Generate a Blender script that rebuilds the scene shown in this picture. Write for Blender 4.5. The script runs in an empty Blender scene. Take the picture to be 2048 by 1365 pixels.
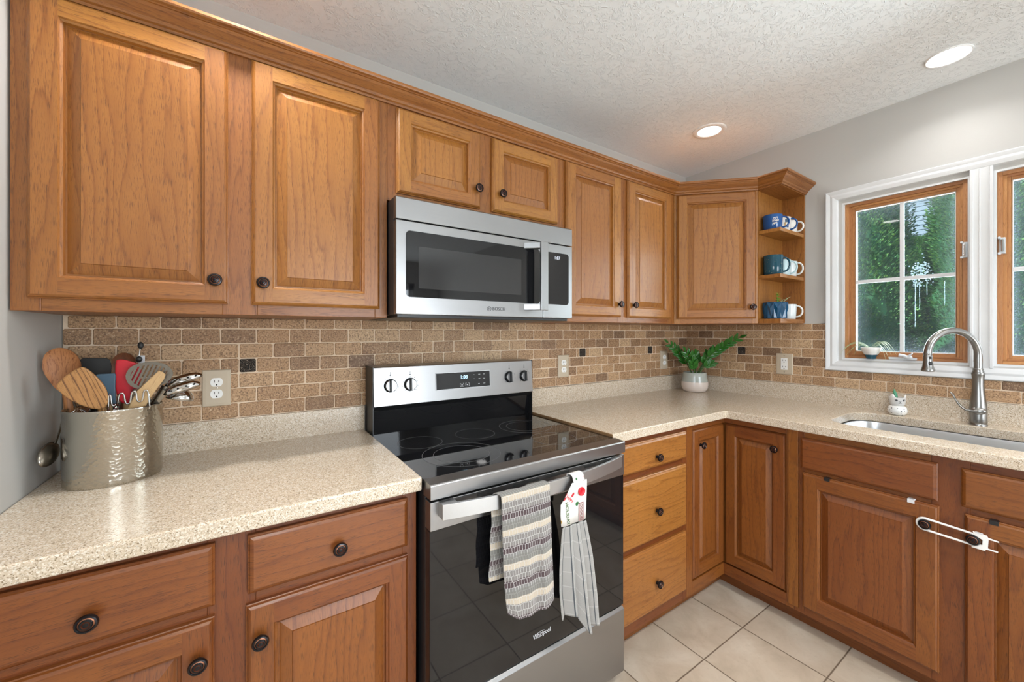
import bpy, bmesh, math, random
from mathutils import Vector, Matrix
random.seed(7)
PI = math.pi
sc = bpy.context.scene
COL = sc.collection

# ------------------------------------------------------------------ camera
cd = bpy.data.cameras.new('camera')
cd.sensor_width = 36.0
cd.lens = 786.94 * 36.0 / 2048.0
cd.shift_x = (1024 - 1020.25) / 2048.0
cd.shift_y = (665.57 - 682.5) / 2048.0
cd.clip_start = 0.02
cam = bpy.data.objects.new('camera', cd)
cam.location = (0.4437, -1.6567, 1.3023)
cam.rotation_euler = (math.radians(90), 0, math.radians(-33.6587))
COL.objects.link(cam)
sc.camera = cam

# ------------------------------------------------------------------ colour management
sc.view_settings.view_transform = 'Standard'
sc.view_settings.look = 'None'
sc.view_settings.gamma = 1.0
sc.view_settings.use_curve_mapping = False
sc.view_settings.exposure = 0.1
try:
    sc.cycles.use_denoising = True
    sc.cycles.max_bounces = 10
    sc.cycles.diffuse_bounces = 5
    sc.cycles.glossy_bounces = 5
    sc.cycles.transparent_max_bounces = 12
    sc.cycles.sample_clamp_indirect = 6.0
    sc.cycles.caustics_reflective = False
    sc.cycles.caustics_refractive = False
except Exception:
    pass

# ------------------------------------------------------------------ daylight
w = bpy.data.worlds.new('sky')
sc.world = w
w.use_nodes = True
wn = w.node_tree
wn.nodes.clear()
wo = wn.nodes.new('ShaderNodeOutputWorld')
wb = wn.nodes.new('ShaderNodeBackground')
sk = wn.nodes.new('ShaderNodeTexSky')
sk.sky_type = 'HOSEK_WILKIE'
sk.turbidity = 3.0
sk.ground_albedo = 0.3
sk.sun_direction = Vector((-0.45, -0.3, 0.84)).normalized()
wb.inputs[1].default_value = 9.0
wn.links.new(sk.outputs[0], wb.inputs[0])
wn.links.new(wb.outputs[0], wo.inputs[0])

def lamp(name, kind, loc, energy, color=(1, 1, 1), direction=None, **kw):
    d = bpy.data.lights.new(name, kind)
    d.energy = energy
    d.color = color
    for k, v in kw.items():
        setattr(d, k, v)
    o = bpy.data.objects.new(name, d)
    o.location = loc
    if direction is not None:
        o.rotation_euler = Vector(direction).to_track_quat('-Z', 'Y').to_euler()
    COL.objects.link(o)
    return o

lamp('sun', 'SUN', (0, 0, 8), 11.0, (1.0, 0.95, 0.86), (0.60, -0.45, -0.74), angle=0.009)
# daylight by the garden door behind the camera; unseen dining window added as fill
lamp('daylight_garden_door', 'AREA', (1.75, -5.36, 1.08), 120, (0.90, 0.955, 1.0), (0, 1, 0.0), shape='RECTANGLE', size=1.7, size_y=1.95)
lamp('fill_dining_window', 'AREA', (-1.66, -2.7, 1.45), 50, (0.90, 0.955, 1.0), (1, 0, 0), shape='RECTANGLE', size=1.5, size_y=1.3)
# daylight coming in by the two windows above the sink
for wy in (-1.118, -1.633):
    lamp('daylight_window', 'AREA', (3.17, wy, 1.573), 17, (0.86, 0.935, 1.0), (-1, 0, -0.12), shape='RECTANGLE', size=0.40, size_y=0.74)

# ------------------------------------------------------------------ node helpers
class NT:
    def __init__(self, name):
        self.m = bpy.data.materials.new(name)
        self.m.use_nodes = True
        self.t = self.m.node_tree
        self.t.nodes.clear()
        self.out = self.n('OutputMaterial')
    def n(self, kind, **kw):
        nd = self.t.nodes.new('ShaderNode' + kind)
        for k, v in kw.items():
            setattr(nd, k, v)
        return nd
    def set(self, sock, v):
        if hasattr(v, 'is_linked') or hasattr(v, 'links'):
            self.t.links.new(v, sock)
        else:
            if sock.type == 'RGBA' and len(v) == 3:
                v = (*v, 1.0)
            sock.default_value = v
    def math(self, op, a, b=0.0, c=None, clamp=False):
        nd = self.n('Math', operation=op)
        nd.use_clamp = clamp
        self.set(nd.inputs[0], a)
        self.set(nd.inputs[1], b)
        if c is not None:
            self.set(nd.inputs[2], c)
        return nd.outputs[0]
    def mix(self, f, a, b, blend='MIX'):
        nd = self.n('MixRGB', blend_type=blend)
        self.set(nd.inputs[0], f); self.set(nd.inputs[1], a); self.set(nd.inputs[2], b)
        return nd.outputs[0]
    def ramp(self, f, stops, interp='LINEAR'):
        nd = self.n('ValToRGB')
        cr = nd.color_ramp
        cr.interpolation = interp
        while len(cr.elements) > 1:
            cr.elements.remove(cr.elements[-1])
        for i, (p, c) in enumerate(stops):
            if not hasattr(c, '__len__'):
                c = (c, c, c)
            e = cr.elements[0] if i == 0 else cr.elements.new(p)
            e.position = p
            e.color = (*c, 1)
        self.set(nd.inputs[0], f)
        return nd.outputs[0]
    def noise(self, vec, scale, detail=3, rough=0.55, dist=0.0):
        nd = self.n('TexNoise')
        self.set(nd.inputs['Vector'], vec)
        nd.inputs['Scale'].default_value = scale
        nd.inputs['Detail'].default_value = detail
        nd.inputs['Roughness'].default_value = rough
        nd.inputs['Distortion'].default_value = dist
        return nd.outputs[0]
    def voronoi(self, vec, scale, feature='F1', out='Distance', rnd=1.0):
        nd = self.n('TexVoronoi', feature=feature)
        self.set(nd.inputs['Vector'], vec)
        nd.inputs['Scale'].default_value = scale
        nd.inputs['Randomness'].default_value = rnd
        return nd.outputs[out]
    def scale(self, vec, s):
        nd = self.n('VectorMath', operation='MULTIPLY')
        self.set(nd.inputs[0], vec)
        nd.inputs[1].default_value = s
        return nd.outputs[0]
    def obj(self):
        return self.n('TexCoord').outputs['Object']
    def uv(self, name):
        return self.n('UVMap', uv_map=name).outputs[0]
    def attr(self, name):
        return self.n('Attribute', attribute_name=name).outputs['Fac']
    def sep(self, vec):
        nd = self.n('SeparateXYZ')
        self.set(nd.inputs[0], vec)
        return nd.outputs
    def bump(self, h, strength=0.2, dist=0.01):
        nd = self.n('Bump')
        nd.inputs['Strength'].default_value = strength
        nd.inputs['Distance'].default_value = dist
        self.set(nd.inputs['Height'], h)
        return nd.outputs[0]
    def bsdf(self, color, rough=0.5, metal=0.0, normal=None, coat=0.0, spec=None, coat_rough=0.1, sheen=0.0, aniso=0.0, trans=0.0):
        nd = self.n('BsdfPrincipled')
        self.set(nd.inputs['Base Color'], color)
        self.set(nd.inputs['Roughness'], rough)
        self.set(nd.inputs['Metallic'], metal)
        if normal is not None:
            self.set(nd.inputs['Normal'], normal)
        if coat:
            nd.inputs['Coat Weight'].default_value = coat
            nd.inputs['Coat Roughness'].default_value = coat_rough
        if spec is not None:
            nd.inputs['Specular IOR Level'].default_value = spec
        if sheen:
            nd.inputs['Sheen Weight'].default_value = sheen
        if aniso:
            nd.inputs['Anisotropic'].default_value = aniso
        if trans:
            nd.inputs['Transmission Weight'].default_value = trans
        return nd.outputs[0]
    def done(self, shader):
        self.t.links.new(shader, self.out.inputs[0])
        return self.m

def plain(name, color, rough=0.5, metal=0.0, coat=0.0, bump=None, spec=None):
    t = NT(name)
    nrm = None
    if bump:
        nrm = t.bump(t.noise(t.obj(), bump[0], 4), bump[1], bump[2] if len(bump) > 2 else 0.002)
    col = t.mix(t.noise(t.obj(), 9.0, 3), tuple(c * 0.94 for c in color), tuple(min(1, c * 1.06) for c in color))
    return t.done(t.bsdf(col, rough, metal, nrm, coat, spec))

def emit(name, color, strength):
    t = NT(name)
    e = t.n('Emission')
    e.inputs[0].default_value = (*color, 1)
    e.inputs[1].default_value = strength
    return t.done(e.outputs[0])

M = {}
def wood(name, light, mid, dark, rough=0.38, coat=0.12, figure=0.0, freq=34.0):
    t = NT(name)
    uv = t.uv('grain')
    tone = t.attr('tone')
    x, y, _ = t.sep(uv)
    warp = t.noise(t.scale(uv, (7.0, 0.9, 1)), 1.0, 3)
    fine = t.noise(t.scale(uv, (60.0, 3.0, 1)), 1.0, 3)
    r = t.math('ADD', t.math('MULTIPLY', x, freq), t.math('MULTIPLY', warp, 9.0))
    r = t.math('ADD', r, t.math('MULTIPLY', fine, 1.1))
    ring = t.math('FRACT', r)
    ringc = t.ramp(ring, [(0.0, 0.15), (0.12, 0.95), (0.5, 0.9), (0.85, 0.6), (1.0, 0.15)])
    pore = t.noise(t.scale(uv, (900.0, 42.0, 1)), 1.0, 2, 0.6)
    porem = t.ramp(pore, [(0.52, 0.0), (0.66, 1.0)])
    porem = t.math('MULTIPLY', porem, t.ramp(ring, [(0.0, 1.0), (0.45, 0.75), (0.8, 0.2), (1.0, 0.9)]))
    blot = t.noise(t.scale(uv, (5.0, 1.6, 1)), 1.0, 4)
    c = t.mix(t.math('MULTIPLY', ringc, 1.0), mid, light)
    c = t.mix(t.ramp(blot, [(0.35, 0.0), (0.7, 0.45)]), c, mid)
    c = t.mix(t.math('MULTIPLY', porem, 0.72), c, dark)
    if figure:
        c = t.mix(t.math('MULTIPLY', t.ramp(ring, [(0.0, 1.0), (0.16, 0.0), (0.86, 0.0), (1.0, 1.0)]), figure), c, dark)
    hs = t.n('HueSaturation')
    t.set(hs.inputs['Hue'], t.math('ADD', 0.5, t.math('MULTIPLY', t.math('SUBTRACT', tone, 0.5), 0.014)))
    hs.inputs['Saturation'].default_value = 1.0
    t.set(hs.inputs['Value'], t.math('ADD', 0.80, t.math('MULTIPLY', tone, 0.36)))
    hs.inputs['Fac'].default_value = 1.0
    t.set(hs.inputs['Color'], c)
    nrm = t.bump(t.math('SUBTRACT', 1.0, porem), 0.12, 0.0015)
    rg = t.math('ADD', rough, t.math('MULTIPLY', porem, 0.15))
    return t.done(t.bsdf(hs.outputs[0], rg, 0, nrm, coat, coat_rough=0.22))

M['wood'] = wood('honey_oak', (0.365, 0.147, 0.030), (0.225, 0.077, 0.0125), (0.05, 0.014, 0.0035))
M['wood_base'] = wood('shaded_honey_oak', (0.225, 0.070, 0.0115), (0.14, 0.036, 0.0058), (0.030, 0.008, 0.0024))  # darker copy of the oak; shade on the base cabinets is in its colour
M['wood_window'] = wood('stained_pine', (0.50, 0.235, 0.088), (0.39, 0.16, 0.052), (0.2, 0.068, 0.022))
M['wood_spoon'] = wood('beech_wood', (0.50, 0.22, 0.075), (0.36, 0.14, 0.045), (0.16, 0.05, 0.016), 0.5, 0, 0.55, 70.0)
M['wood_olive'] = wood('olive_wood', (0.50, 0.26, 0.085), (0.38, 0.175, 0.055), (0.09, 0.033, 0.012), 0.45, 0, 0.9, 75.0)
M['wood_dark'] = wood('walnut_wood', (0.22, 0.075, 0.025), (0.15, 0.05, 0.018), (0.06, 0.02, 0.01), 0.45, 0)
M['bamboo'] = wood('bamboo_wood', (0.62, 0.42, 0.2), (0.5, 0.31, 0.14), (0.3, 0.17, 0.07), 0.5, 0)
M['raw_board'] = plain('raw_board_edge', (0.22, 0.12, 0.05), 0.7)

def wall_paint(name, color):
    t = NT(name)
    n = t.noise(t.obj(), 160, 3)
    return t.done(t.bsdf(color, 0.62, 0, t.bump(n, 0.05, 0.002)))
M['wall'] = wall_paint('grey_wall_paint', (0.495, 0.485, 0.465))
M['white_trim'] = plain('white_trim_paint', (0.68, 0.69, 0.70), 0.38)

def ceiling_mat():
    t = NT('stippled_ceiling_paint')
    o = t.obj()
    w1 = t.noise(o, 5, 3)
    n1 = t.noise(o, 46, 2, 0.5, 1.6)
    n2 = t.noise(o, 22, 3, 0.5, 2.2)
    rid = t.math('ABSOLUTE', t.math('SUBTRACT', n1, 0.5))
    rid = t.ramp(rid, [(0.0, 1.0), (0.07, 0.0)])
    m = t.ramp(n2, [(0.45, 0.0), (0.55, 1.0)])
    rr = t.math('MULTIPLY', rid, m)
    h = t.math('ADD', t.math('MULTIPLY', rr, 0.9), t.math('MULTIPLY', n2, 0.5))
    return t.done(t.bsdf(t.mix(w1, (0.86, 0.89, 0.91), (0.885, 0.915, 0.935)), 0.75, 0, t.bump(h, 0.55, 0.005)))
M['ceiling'] = ceiling_mat()

def floor_mat():
    t = NT('cream_floor_tile')
    o = t.obj()
    x, y, z = t.sep(o)
    P = 0.3045
    fx = t.math('FRACT', t.math('ADD', t.math('DIVIDE', t.math('SUBTRACT', x, 2.26), P), 60.0))
    fy = t.math('FRACT', t.math('ADD', t.math('DIVIDE', t.math('ADD', y, 0.780), P), 60.0))
    dx = t.math('MINIMUM', fx, t.math('SUBTRACT', 1.0, fx))
    dy = t.math('MINIMUM', fy, t.math('SUBTRACT', 1.0, fy))
    d = t.math('MINIMUM', dx, dy)
    g = t.ramp(d, [(0.006, 1.0), (0.0095, 0.0)])
    cx = t.math('FLOOR', t.math('ADD', t.math('DIVIDE', t.math('SUBTRACT', x, 2.26), P), 60.0))
    cy = t.math('FLOOR', t.math('ADD', t.math('DIVIDE', t.math('ADD', y, 0.780), P), 60.0))
    cmb = t.n('CombineXYZ'); t.set(cmb.inputs[0], cx); t.set(cmb.inputs[1], cy)
    wn_ = t.n('TexWhiteNoise'); t.set(wn_.inputs[0], cmb.outputs[0])
    rnd = wn_.outputs[0]
    off = t.n('VectorMath', operation='MULTIPLY_ADD')
    t.set(off.inputs[0], cmb.outputs[0]); off.inputs[1].default_value = (3.1, 5.7, 1); t.set(off.inputs[2], o)
    n1 = t.noise(off.outputs[0], 5.5, 5, 0.6, 0.6)
    n2 = t.noise(off.outputs[0], 60, 4)
    c = t.ramp(n1, [(0.3, (0.38, 0.31, 0.235)), (0.5, (0.48, 0.405, 0.315)), (0.7, (0.57, 0.505, 0.415))])
    c = t.mix(t.ramp(n2, [(0.55, 0.0), (0.75, 0.35)]), c, (0.36, 0.29, 0.215))
    c = t.mix(t.math('MULTIPLY', rnd, 0.22), c, (0.45, 0.375, 0.29))
    c = t.mix(g, c, (0.13, 0.092, 0.06))
    h = t.math('SUBTRACT', t.math('MULTIPLY', n1, 0.2), g)
    return t.done(t.bsdf(c, t.math('ADD', 0.36, t.math('MULTIPLY', g, 0.4)), 0, t.bump(h, 0.3, 0.003)))
M['floor'] = floor_mat()

def counter_mat():
    t = NT('speckled_quartz')
    o = t.obj()
    v1 = t.voronoi(o, 520, 'F1', 'Color')
    r1 = t.sep(v1)[0]
    v2 = t.voronoi(o, 300, 'F1', 'Color')
    r2 = t.sep(v2)[1]
    n = t.noise(o, 330, 3)
    c = t.ramp(r1, [(0.0, (0.25, 0.19, 0.125)), (0.07, (0.42, 0.34, 0.245)), (0.20, (0.545, 0.45, 0.34)), (0.6, (0.62, 0.525, 0.415)), (0.88, (0.70, 0.63, 0.54))], 'CONSTANT')
    c = t.mix(t.ramp(r2, [(0.86, 0.0), (0.9, 0.5)]), c, (0.78, 0.75, 0.68))
    c = t.mix(t.ramp(n, [(0.57, 0.0), (0.66, 0.5)]), c, (0.34, 0.265, 0.18))
    return t.done(t.bsdf(c, 0.2, 0, t.bump(n, 0.04, 0.001), 0.0, 0.5))
M['counter'] = counter_mat()

def travertine():
    t = NT('tumbled_travertine')
    o = t.obj()
    tone = t.attr('tone')
    off = t.n('VectorMath', operation='ADD')
    t.set(off.inputs[0], o)
    cmb = t.n('CombineXYZ'); t.set(cmb.inputs[0], t.math('MULTIPLY', tone, 31.0)); t.set(cmb.inputs[1], t.math('MULTIPLY', tone, 17.0))
    t.set(off.inputs[1], cmb.outputs[0])
    p = off.outputs[0]
    n1 = t.noise(p, 38, 5, 0.65, 0.4)
    n2 = t.noise(p, 210, 4, 0.75)
    base = t.ramp(tone, [(0.0, (0.155, 0.080, 0.043)), (0.25, (0.30, 0.165, 0.082)), (0.6, (0.43, 0.25, 0.125)), (1.0, (0.55, 0.37, 0.215))])
    c = t.mix(t.ramp(n1, [(0.35, 0.0), (0.7, 0.75)]), base, t.mix(0.38, base, (0.58, 0.40, 0.24)))
    c = t.mix(t.ramp(n2, [(0.51, 0.0), (0.60, 0.85)]), c, (0.12, 0.065, 0.035))
    c = t.mix(t.ramp(n2, [(0.32, 0.85), (0.43, 0.0)]), c, (0.70, 0.55, 0.38))
    return t.done(t.bsdf(c, 0.52, 0, t.bump(t.math('ADD', n2, n1), 0.5, 0.0022)))
M['travertine'] = travertine()
M['grout'] = plain('grout', (0.70, 0.56, 0.42), 0.85, bump=(300, 0.4))
def accent():
    t = NT('embossed_bronze_tile')
    o = t.obj()
    v = t.voronoi(o, 95, 'SMOOTH_F1')
    s = t.math('SINE', t.math('MULTIPLY', v, 38.0))
    c = t.mix(t.ramp(s, [(0.45, 0.0), (0.9, 1.0)]), (0.02, 0.017, 0.015), (0.20, 0.165, 0.135))
    return t.done(t.bsdf(c, 0.42, 0.5, t.bump(s, 0.6, 0.002)))
M['accent'] = accent()

def steel(name, color=(0.56, 0.56, 0.56), rough=0.28, axis='x', amp=0.12):
    t = NT(name)
    o = t.obj()
    s = {'x': (6.0, 1100, 1100), 'z': (1100, 1100, 6.0), 'y': (1100, 6.0, 1100)}[axis]
    n = t.noise(t.scale(o, s), 1.0, 2)
    n3 = t.noise(o, 5, 2)
    r = t.math('ADD', rough - amp * 0.2, t.math('MULTIPLY', n, amp * 0.4))
    c = t.mix(n, tuple(k * 0.95 for k in color), tuple(min(1, k * 1.04) for k in color))
    return t.done(t.bsdf(c, r, 1.0, t.bump(n, 0.008, 0.0003), aniso=0.0))
M['steel'] = steel('brushed_steel', (0.34, 0.34, 0.345), 0.32)
M['steel_y'] = steel('brushed_sink_steel', (0.62, 0.62, 0.62), 0.30, 'y')
M['nickel'] = steel('brushed_nickel', (0.27, 0.265, 0.255), 0.30, 'z', 0.08)
M['handle_steel'] = steel('satin_handle_steel', (0.50, 0.50, 0.50), 0.42)
M['chrome'] = plain('polished_steel', (0.62, 0.61, 0.60), 0.13, 1.0)
M['tool_steel'] = plain('worn_tool_steel', (0.27, 0.245, 0.21), 0.25, 1.0)
M['black_gloss'] = plain('black_glass', (0.006, 0.006, 0.007), 0.03, 0.0, spec=0.5)
M['black_gloss2'] = plain('black_oven_glass', (0.007, 0.007, 0.008), 0.035, 0.0, spec=0.5)
M['screen_mesh'] = plain('microwave_screen', (0.028, 0.028, 0.029), 0.1)
M['black'] = plain('black_enamel', (0.012, 0.012, 0.013), 0.35)
M['black_rubber'] = plain('black_rubber', (0.010, 0.010, 0.010), 0.5)
M['dark_gap'] = plain('dark_gap', (0.006, 0.006, 0.006), 0.8)
M['ring_print'] = plain('grey_print', (0.13, 0.13, 0.135), 0.4)
M['dark_print'] = plain('dark_print', (0.03, 0.03, 0.035), 0.5)
M['pale_print'] = plain('pale_print', (0.62, 0.63, 0.65), 0.4)
M['display_blue'] = emit('display_digits', (0.45, 0.75, 1.0), 2.5)
M['display_white'] = emit('clock_digits', (0.85, 0.9, 1.0), 1.2)
M['bronze'] = plain('oil_rubbed_bronze', (0.012, 0.011, 0.013), 0.2, 0.5)
M['copper'] = plain('worn_copper', (0.30, 0.13, 0.075), 0.35, 0.9)
M['white_plastic'] = plain('white_plastic', (0.82, 0.82, 0.80), 0.3)
M['beige_plate'] = plain('beige_stone_plate', (0.50, 0.42, 0.315), 0.5, bump=(60, 0.1))
M['slot_dark'] = plain('outlet_slots', (0.03, 0.025, 0.02), 0.6)
M['can_white'] = plain('white_light_trim', (0.86, 0.86, 0.86), 0.4)
M['lamp_glow'] = emit('lamp_lens', (1.0, 0.985, 0.95), 14.0)
M['blue_silicone'] = plain('slate_blue_silicone', (0.055, 0.105, 0.155), 0.45)
M['red_silicone'] = plain('red_silicone', (0.55, 0.008, 0.022), 0.4)
M['leaf'] = plain('glossy_green_leaf', (0.024, 0.135, 0.014), 0.28)
M['stem'] = plain('green_stem', (0.06, 0.13, 0.03), 0.5)
M['soil'] = plain('potting_soil', (0.03, 0.02, 0.014), 0.9, bump=(150, 0.8))
M['ceramic_white'] = plain('white_glaze', (0.74, 0.72, 0.69), 0.15)
M['ceramic_grey'] = plain('sage_grey_glaze', (0.42, 0.45, 0.41), 0.16)
M['ceramic_pink'] = plain('pale_blush_glaze', (0.70, 0.61, 0.55), 0.2)
M['teal'] = plain('dark_teal_glaze', (0.006, 0.065, 0.105), 0.12)
M['cobalt'] = plain('cobalt_blue_glaze', (0.008, 0.075, 0.26), 0.12)
M['deep_blue'] = plain('deep_blue_glaze', (0.006, 0.06, 0.135), 0.14)
M['pale_blue'] = plain('pale_aqua_glaze', (0.50, 0.66, 0.70), 0.15)
M['ceramic_ice'] = plain('icy_white_glaze', (0.66, 0.72, 0.74), 0.16)
M['burgundy'] = plain('burgundy_print', (0.20, 0.02, 0.03), 0.3)
M['spider_leaf'] = plain('variegated_leaf', (0.46, 0.56, 0.33), 0.45)
M['bright_leaf'] = plain('young_green_leaf', (0.18, 0.42, 0.06), 0.45)
M['jade_leaf'] = plain('jade_leaf', (0.06, 0.30, 0.16), 0.4)
M['clear_plastic'] = plain('clear_lock_plastic', (0.62, 0.65, 0.68), 0.15)

def hammered():
    t = NT('hammered_steel')
    o = t.obj()
    v = t.voronoi(o, 140, 'F1')
    return t.done(t.bsdf((0.50, 0.47, 0.41), 0.18, 1.0, t.bump(t.math('MULTIPLY', v, v), 0.2, 0.003)))
M['hammered'] = hammered()

def dotted():
    t = NT('dotted_white_glaze')
    o = t.obj()
    v = t.voronoi(o, 95, 'F1', 'Distance', 0.35)
    c = t.mix(t.ramp(v, [(0.20, 0.0), (0.25, 1.0)]), (0.015, 0.02, 0.03), (0.78, 0.78, 0.76))
    return t.done(t.bsdf(c, 0.18))
M['dotted'] = dotted()

def speck_blue():
    t = NT('speckled_teal_glaze')
    o = t.obj()
    v = t.voronoi(o, 120, 'F1', 'Distance', 1.0)
    c = t.mix(t.ramp(v, [(0.10, 0.0), (0.14, 1.0)]), (0.5, 0.52, 0.3), (0.006, 0.06, 0.095))
    return t.done(t.bsdf(c, 0.12))
M['speck_teal'] = speck_blue()

def waffle_towel():
    t = NT('striped_waffle_cloth')
    uv = t.uv('cloth')
    x, y, _ = t.sep(uv)
    f = t.math('FRACT', t.math('DIVIDE', y, 0.093))
    c = t.ramp(f, [(0.0, (0.06, 0.036, 0.040)), (0.20, (0.19, 0.175, 0.165)), (0.52, (0.47, 0.40, 0.31)), (0.70, (0.165, 0.16, 0.145)), (0.90, (0.18, 0.175, 0.165))], 'CONSTANT')
    row = t.math('DIVIDE', y, 0.0155)
    sh = t.math('MULTIPLY', t.math('FRACT', t.math('MULTIPLY', t.math('FLOOR', row), 0.5)), 1.0)
    wob = t.math('MULTIPLY', t.math('SUBTRACT', t.noise(uv, 120, 2), 0.5), 0.35)
    cx = t.math('FRACT', t.math('ADD', t.math('ADD', t.math('DIVIDE', x, 0.0088), sh), wob))
    cyy = t.math('FRACT', t.math('ADD', row, wob))
    dx = t.math('ABSOLUTE', t.math('SUBTRACT', cx, 0.5))
    dy = t.math('ABSOLUTE', t.math('SUBTRACT', cyy, 0.5))
    net = t.math('MAXIMUM', t.ramp(dx, [(0.39, 0.0), (0.46, 1.0)]), t.ramp(dy, [(0.42, 0.0), (0.48, 0.8)]))
    solid = t.ramp(f, [(0.0, 0.8), (0.20, 0.85), (0.70, 0.25), (0.90, 0.8)], 'CONSTANT')
    c = t.mix(t.math('MULTIPLY', net, solid), c, (0.54, 0.525, 0.51))
    n = t.noise(uv, 900, 2)
    h = t.math('ADD', net, t.math('MULTIPLY', n, 0.4))
    return t.done(t.bsdf(c, 0.9, 0, t.bump(h, 0.6, 0.002), sheen=0.2))
M['waffle'] = waffle_towel()

def stripe_towel():
    t = NT('striped_terry_cloth')
    uv = t.uv('cloth')
    x, y, _ = t.sep(uv)
    fx = t.math('FRACT', t.math('DIVIDE', x, 0.030))
    ln = t.ramp(fx, [(0.0, 1.0), (0.09, 1.0), (0.12, 0.0)])
    fy = t.math('FRACT', t.math('DIVIDE', y, 0.055))
    cross = t.ramp(fy, [(0.0, 0.5), (0.05, 0.5), (0.09, 0.0)])
    n = t.noise(uv, 700, 3)
    c = t.mix(n, (0.27, 0.26, 0.24), (0.46, 0.445, 0.425))
    c = t.mix(cross, c, (0.54, 0.53, 0.51))
    c = t.mix(ln, c, (0.05, 0.06, 0.07))
    return t.done(t.bsdf(c, 0.95, 0, t.bump(n, 0.8, 0.003), sheen=0.2))
M['terry'] = stripe_towel()

def print_cloth():
    t = NT('printed_cotton')
    uv = t.uv('cloth')
    v = t.voronoi(uv, 42, 'F1', 'Color', 1.0)
    d = t.voronoi(uv, 42, 'F1', 'Distance', 1.0)
    r = t.sep(v)[0]
    g = t.sep(v)[1]
    pat = t.ramp(r, [(0.0, (0.45, 0.02, 0.03)), (0.22, (0.70, 0.68, 0.65)), (0.5, (0.02, 0.12, 0.03)), (0.62, (0.70, 0.68, 0.65)), (0.8, (0.5, 0.28, 0.05)), (0.9, (0.25, 0.02, 0.05))], 'CONSTANT')
    blob = t.ramp(d, [(0.26, 1.0), (0.34, 0.0)])
    c = t.mix(t.math('MULTIPLY', blob, t.ramp(g, [(0.4, 0.0), (0.45, 1.0)])), (0.72, 0.70, 0.67), pat)
    return t.done(t.bsdf(c, 0.85, 0, t.bump(t.noise(uv, 800, 2), 0.2, 0.001)))
M['print_cloth'] = print_cloth()

def glass_mat():
    t = NT('dusty_window_glass')
    uv = t.uv('pane')
    x, y, _ = t.sep(uv)
    ex = t.math('MINIMUM', x, t.math('SUBTRACT', 1.0, x))
    ey = t.math('MINIMUM', y, t.math('SUBTRACT', 1.0, y))
    e = t.math('MINIMUM', ex, t.math('MULTIPLY', ey, 1.6))
    edge = t.ramp(e, [(0.0, 1.0), (0.07, 0.35), (0.2, 0.0)])
    sp = t.noise(t.scale(uv, (0.5, 1.0, 1)), 130, 3, 0.7)
    spk = t.ramp(sp, [(0.48, 0.0), (0.62, 1.0)])
    f = t.math('ADD', t.math('MULTIPLY', t.math('MULTIPLY', spk, edge), 0.35), t.math('ADD', 0.05, t.math('MULTIPLY', edge, 0.28)))
    tr = t.n('BsdfTransparent')
    tr.inputs[0].default_value = (0.90, 0.97, 0.96, 1)
    df = t.n('BsdfDiffuse'); df.inputs[0].default_value = (0.55, 0.76, 0.90, 1)
    gl = t.n('BsdfGlossy'); gl.inputs['Roughness'].default_value = 0.02
    gl.inputs[0].default_value = (1, 1, 1, 1)
    fr = t.n('Fresnel'); fr.inputs[0].default_value = 1.5
    m1 = t.n('MixShader'); t.set(m1.inputs[0], f); t.set(m1.inputs[1], tr.outputs[0]); t.set(m1.inputs[2], df.outputs[0])
    m2 = t.n('MixShader'); t.set(m2.inputs[0], fr.outputs[0]); t.set(m2.inputs[1], m1.outputs[0]); t.set(m2.inputs[2], gl.outputs[0])
    return t.done(m2.outputs[0])
M['glass'] = glass_mat()
def stain_mat():
    t = NT('dried_water_stain')
    tr = t.n('BsdfTransparent')
    df = t.n('BsdfTranslucent'); df.inputs[0].default_value = (0.12, 0.15, 0.17, 1)
    d2 = t.n('BsdfDiffuse'); d2.inputs[0].default_value = (0.80, 0.90, 0.95, 1)
    mm = t.n('MixShader'); mm.inputs[0].default_value = 0.5
    t.set(mm.inputs[1], df.outputs[0]); t.set(mm.inputs[2], d2.outputs[0])
    m1 = t.n('MixShader')
    t.set(m1.inputs[0], t.ramp(t.noise(t.obj(), 160, 3), [(0.35, 0.15), (0.6, 0.7)]))
    t.set(m1.inputs[1], tr.outputs[0]); t.set(m1.inputs[2], mm.outputs[0])
    return t.done(m1.outputs[0])
M['stain'] = stain_mat()

def foliage_mat():
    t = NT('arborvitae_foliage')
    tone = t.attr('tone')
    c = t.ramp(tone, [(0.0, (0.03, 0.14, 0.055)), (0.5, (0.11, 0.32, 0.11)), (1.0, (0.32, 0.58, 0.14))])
    d = t.bsdf(c, 0.55, 0)
    tl = t.n('BsdfTranslucent'); t.set(tl.inputs[0], t.mix(0.5, c, (0.16, 0.30, 0.05)))
    m1 = t.n('MixShader'); m1.inputs[0].default_value = 0.22
    t.set(m1.inputs[1], d); t.set(m1.inputs[2], tl.outputs[0])
    return t.done(m1.outputs[0])
M['foliage'] = foliage_mat()
M['bark'] = plain('bark', (0.09, 0.055, 0.035), 0.9, bump=(60, 0.8, 0.01))
M['siding'] = plain('pale_blue_siding', (0.15, 0.205, 0.26), 0.6)
M['lawn'] = plain('mown_lawn', (0.05, 0.13, 0.025), 0.9, bump=(120, 0.8, 0.02))
M['slab'] = plain('roof_boards', (0.30, 0.29, 0.28), 0.8)

# ------------------------------------------------------------------ mesh builder
ORIG = {}
def board(tone=None):
    return (random.uniform(0, 40), random.uniform(0, 40), random.uniform(0.15, 0.85) if tone is None else tone)

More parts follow.
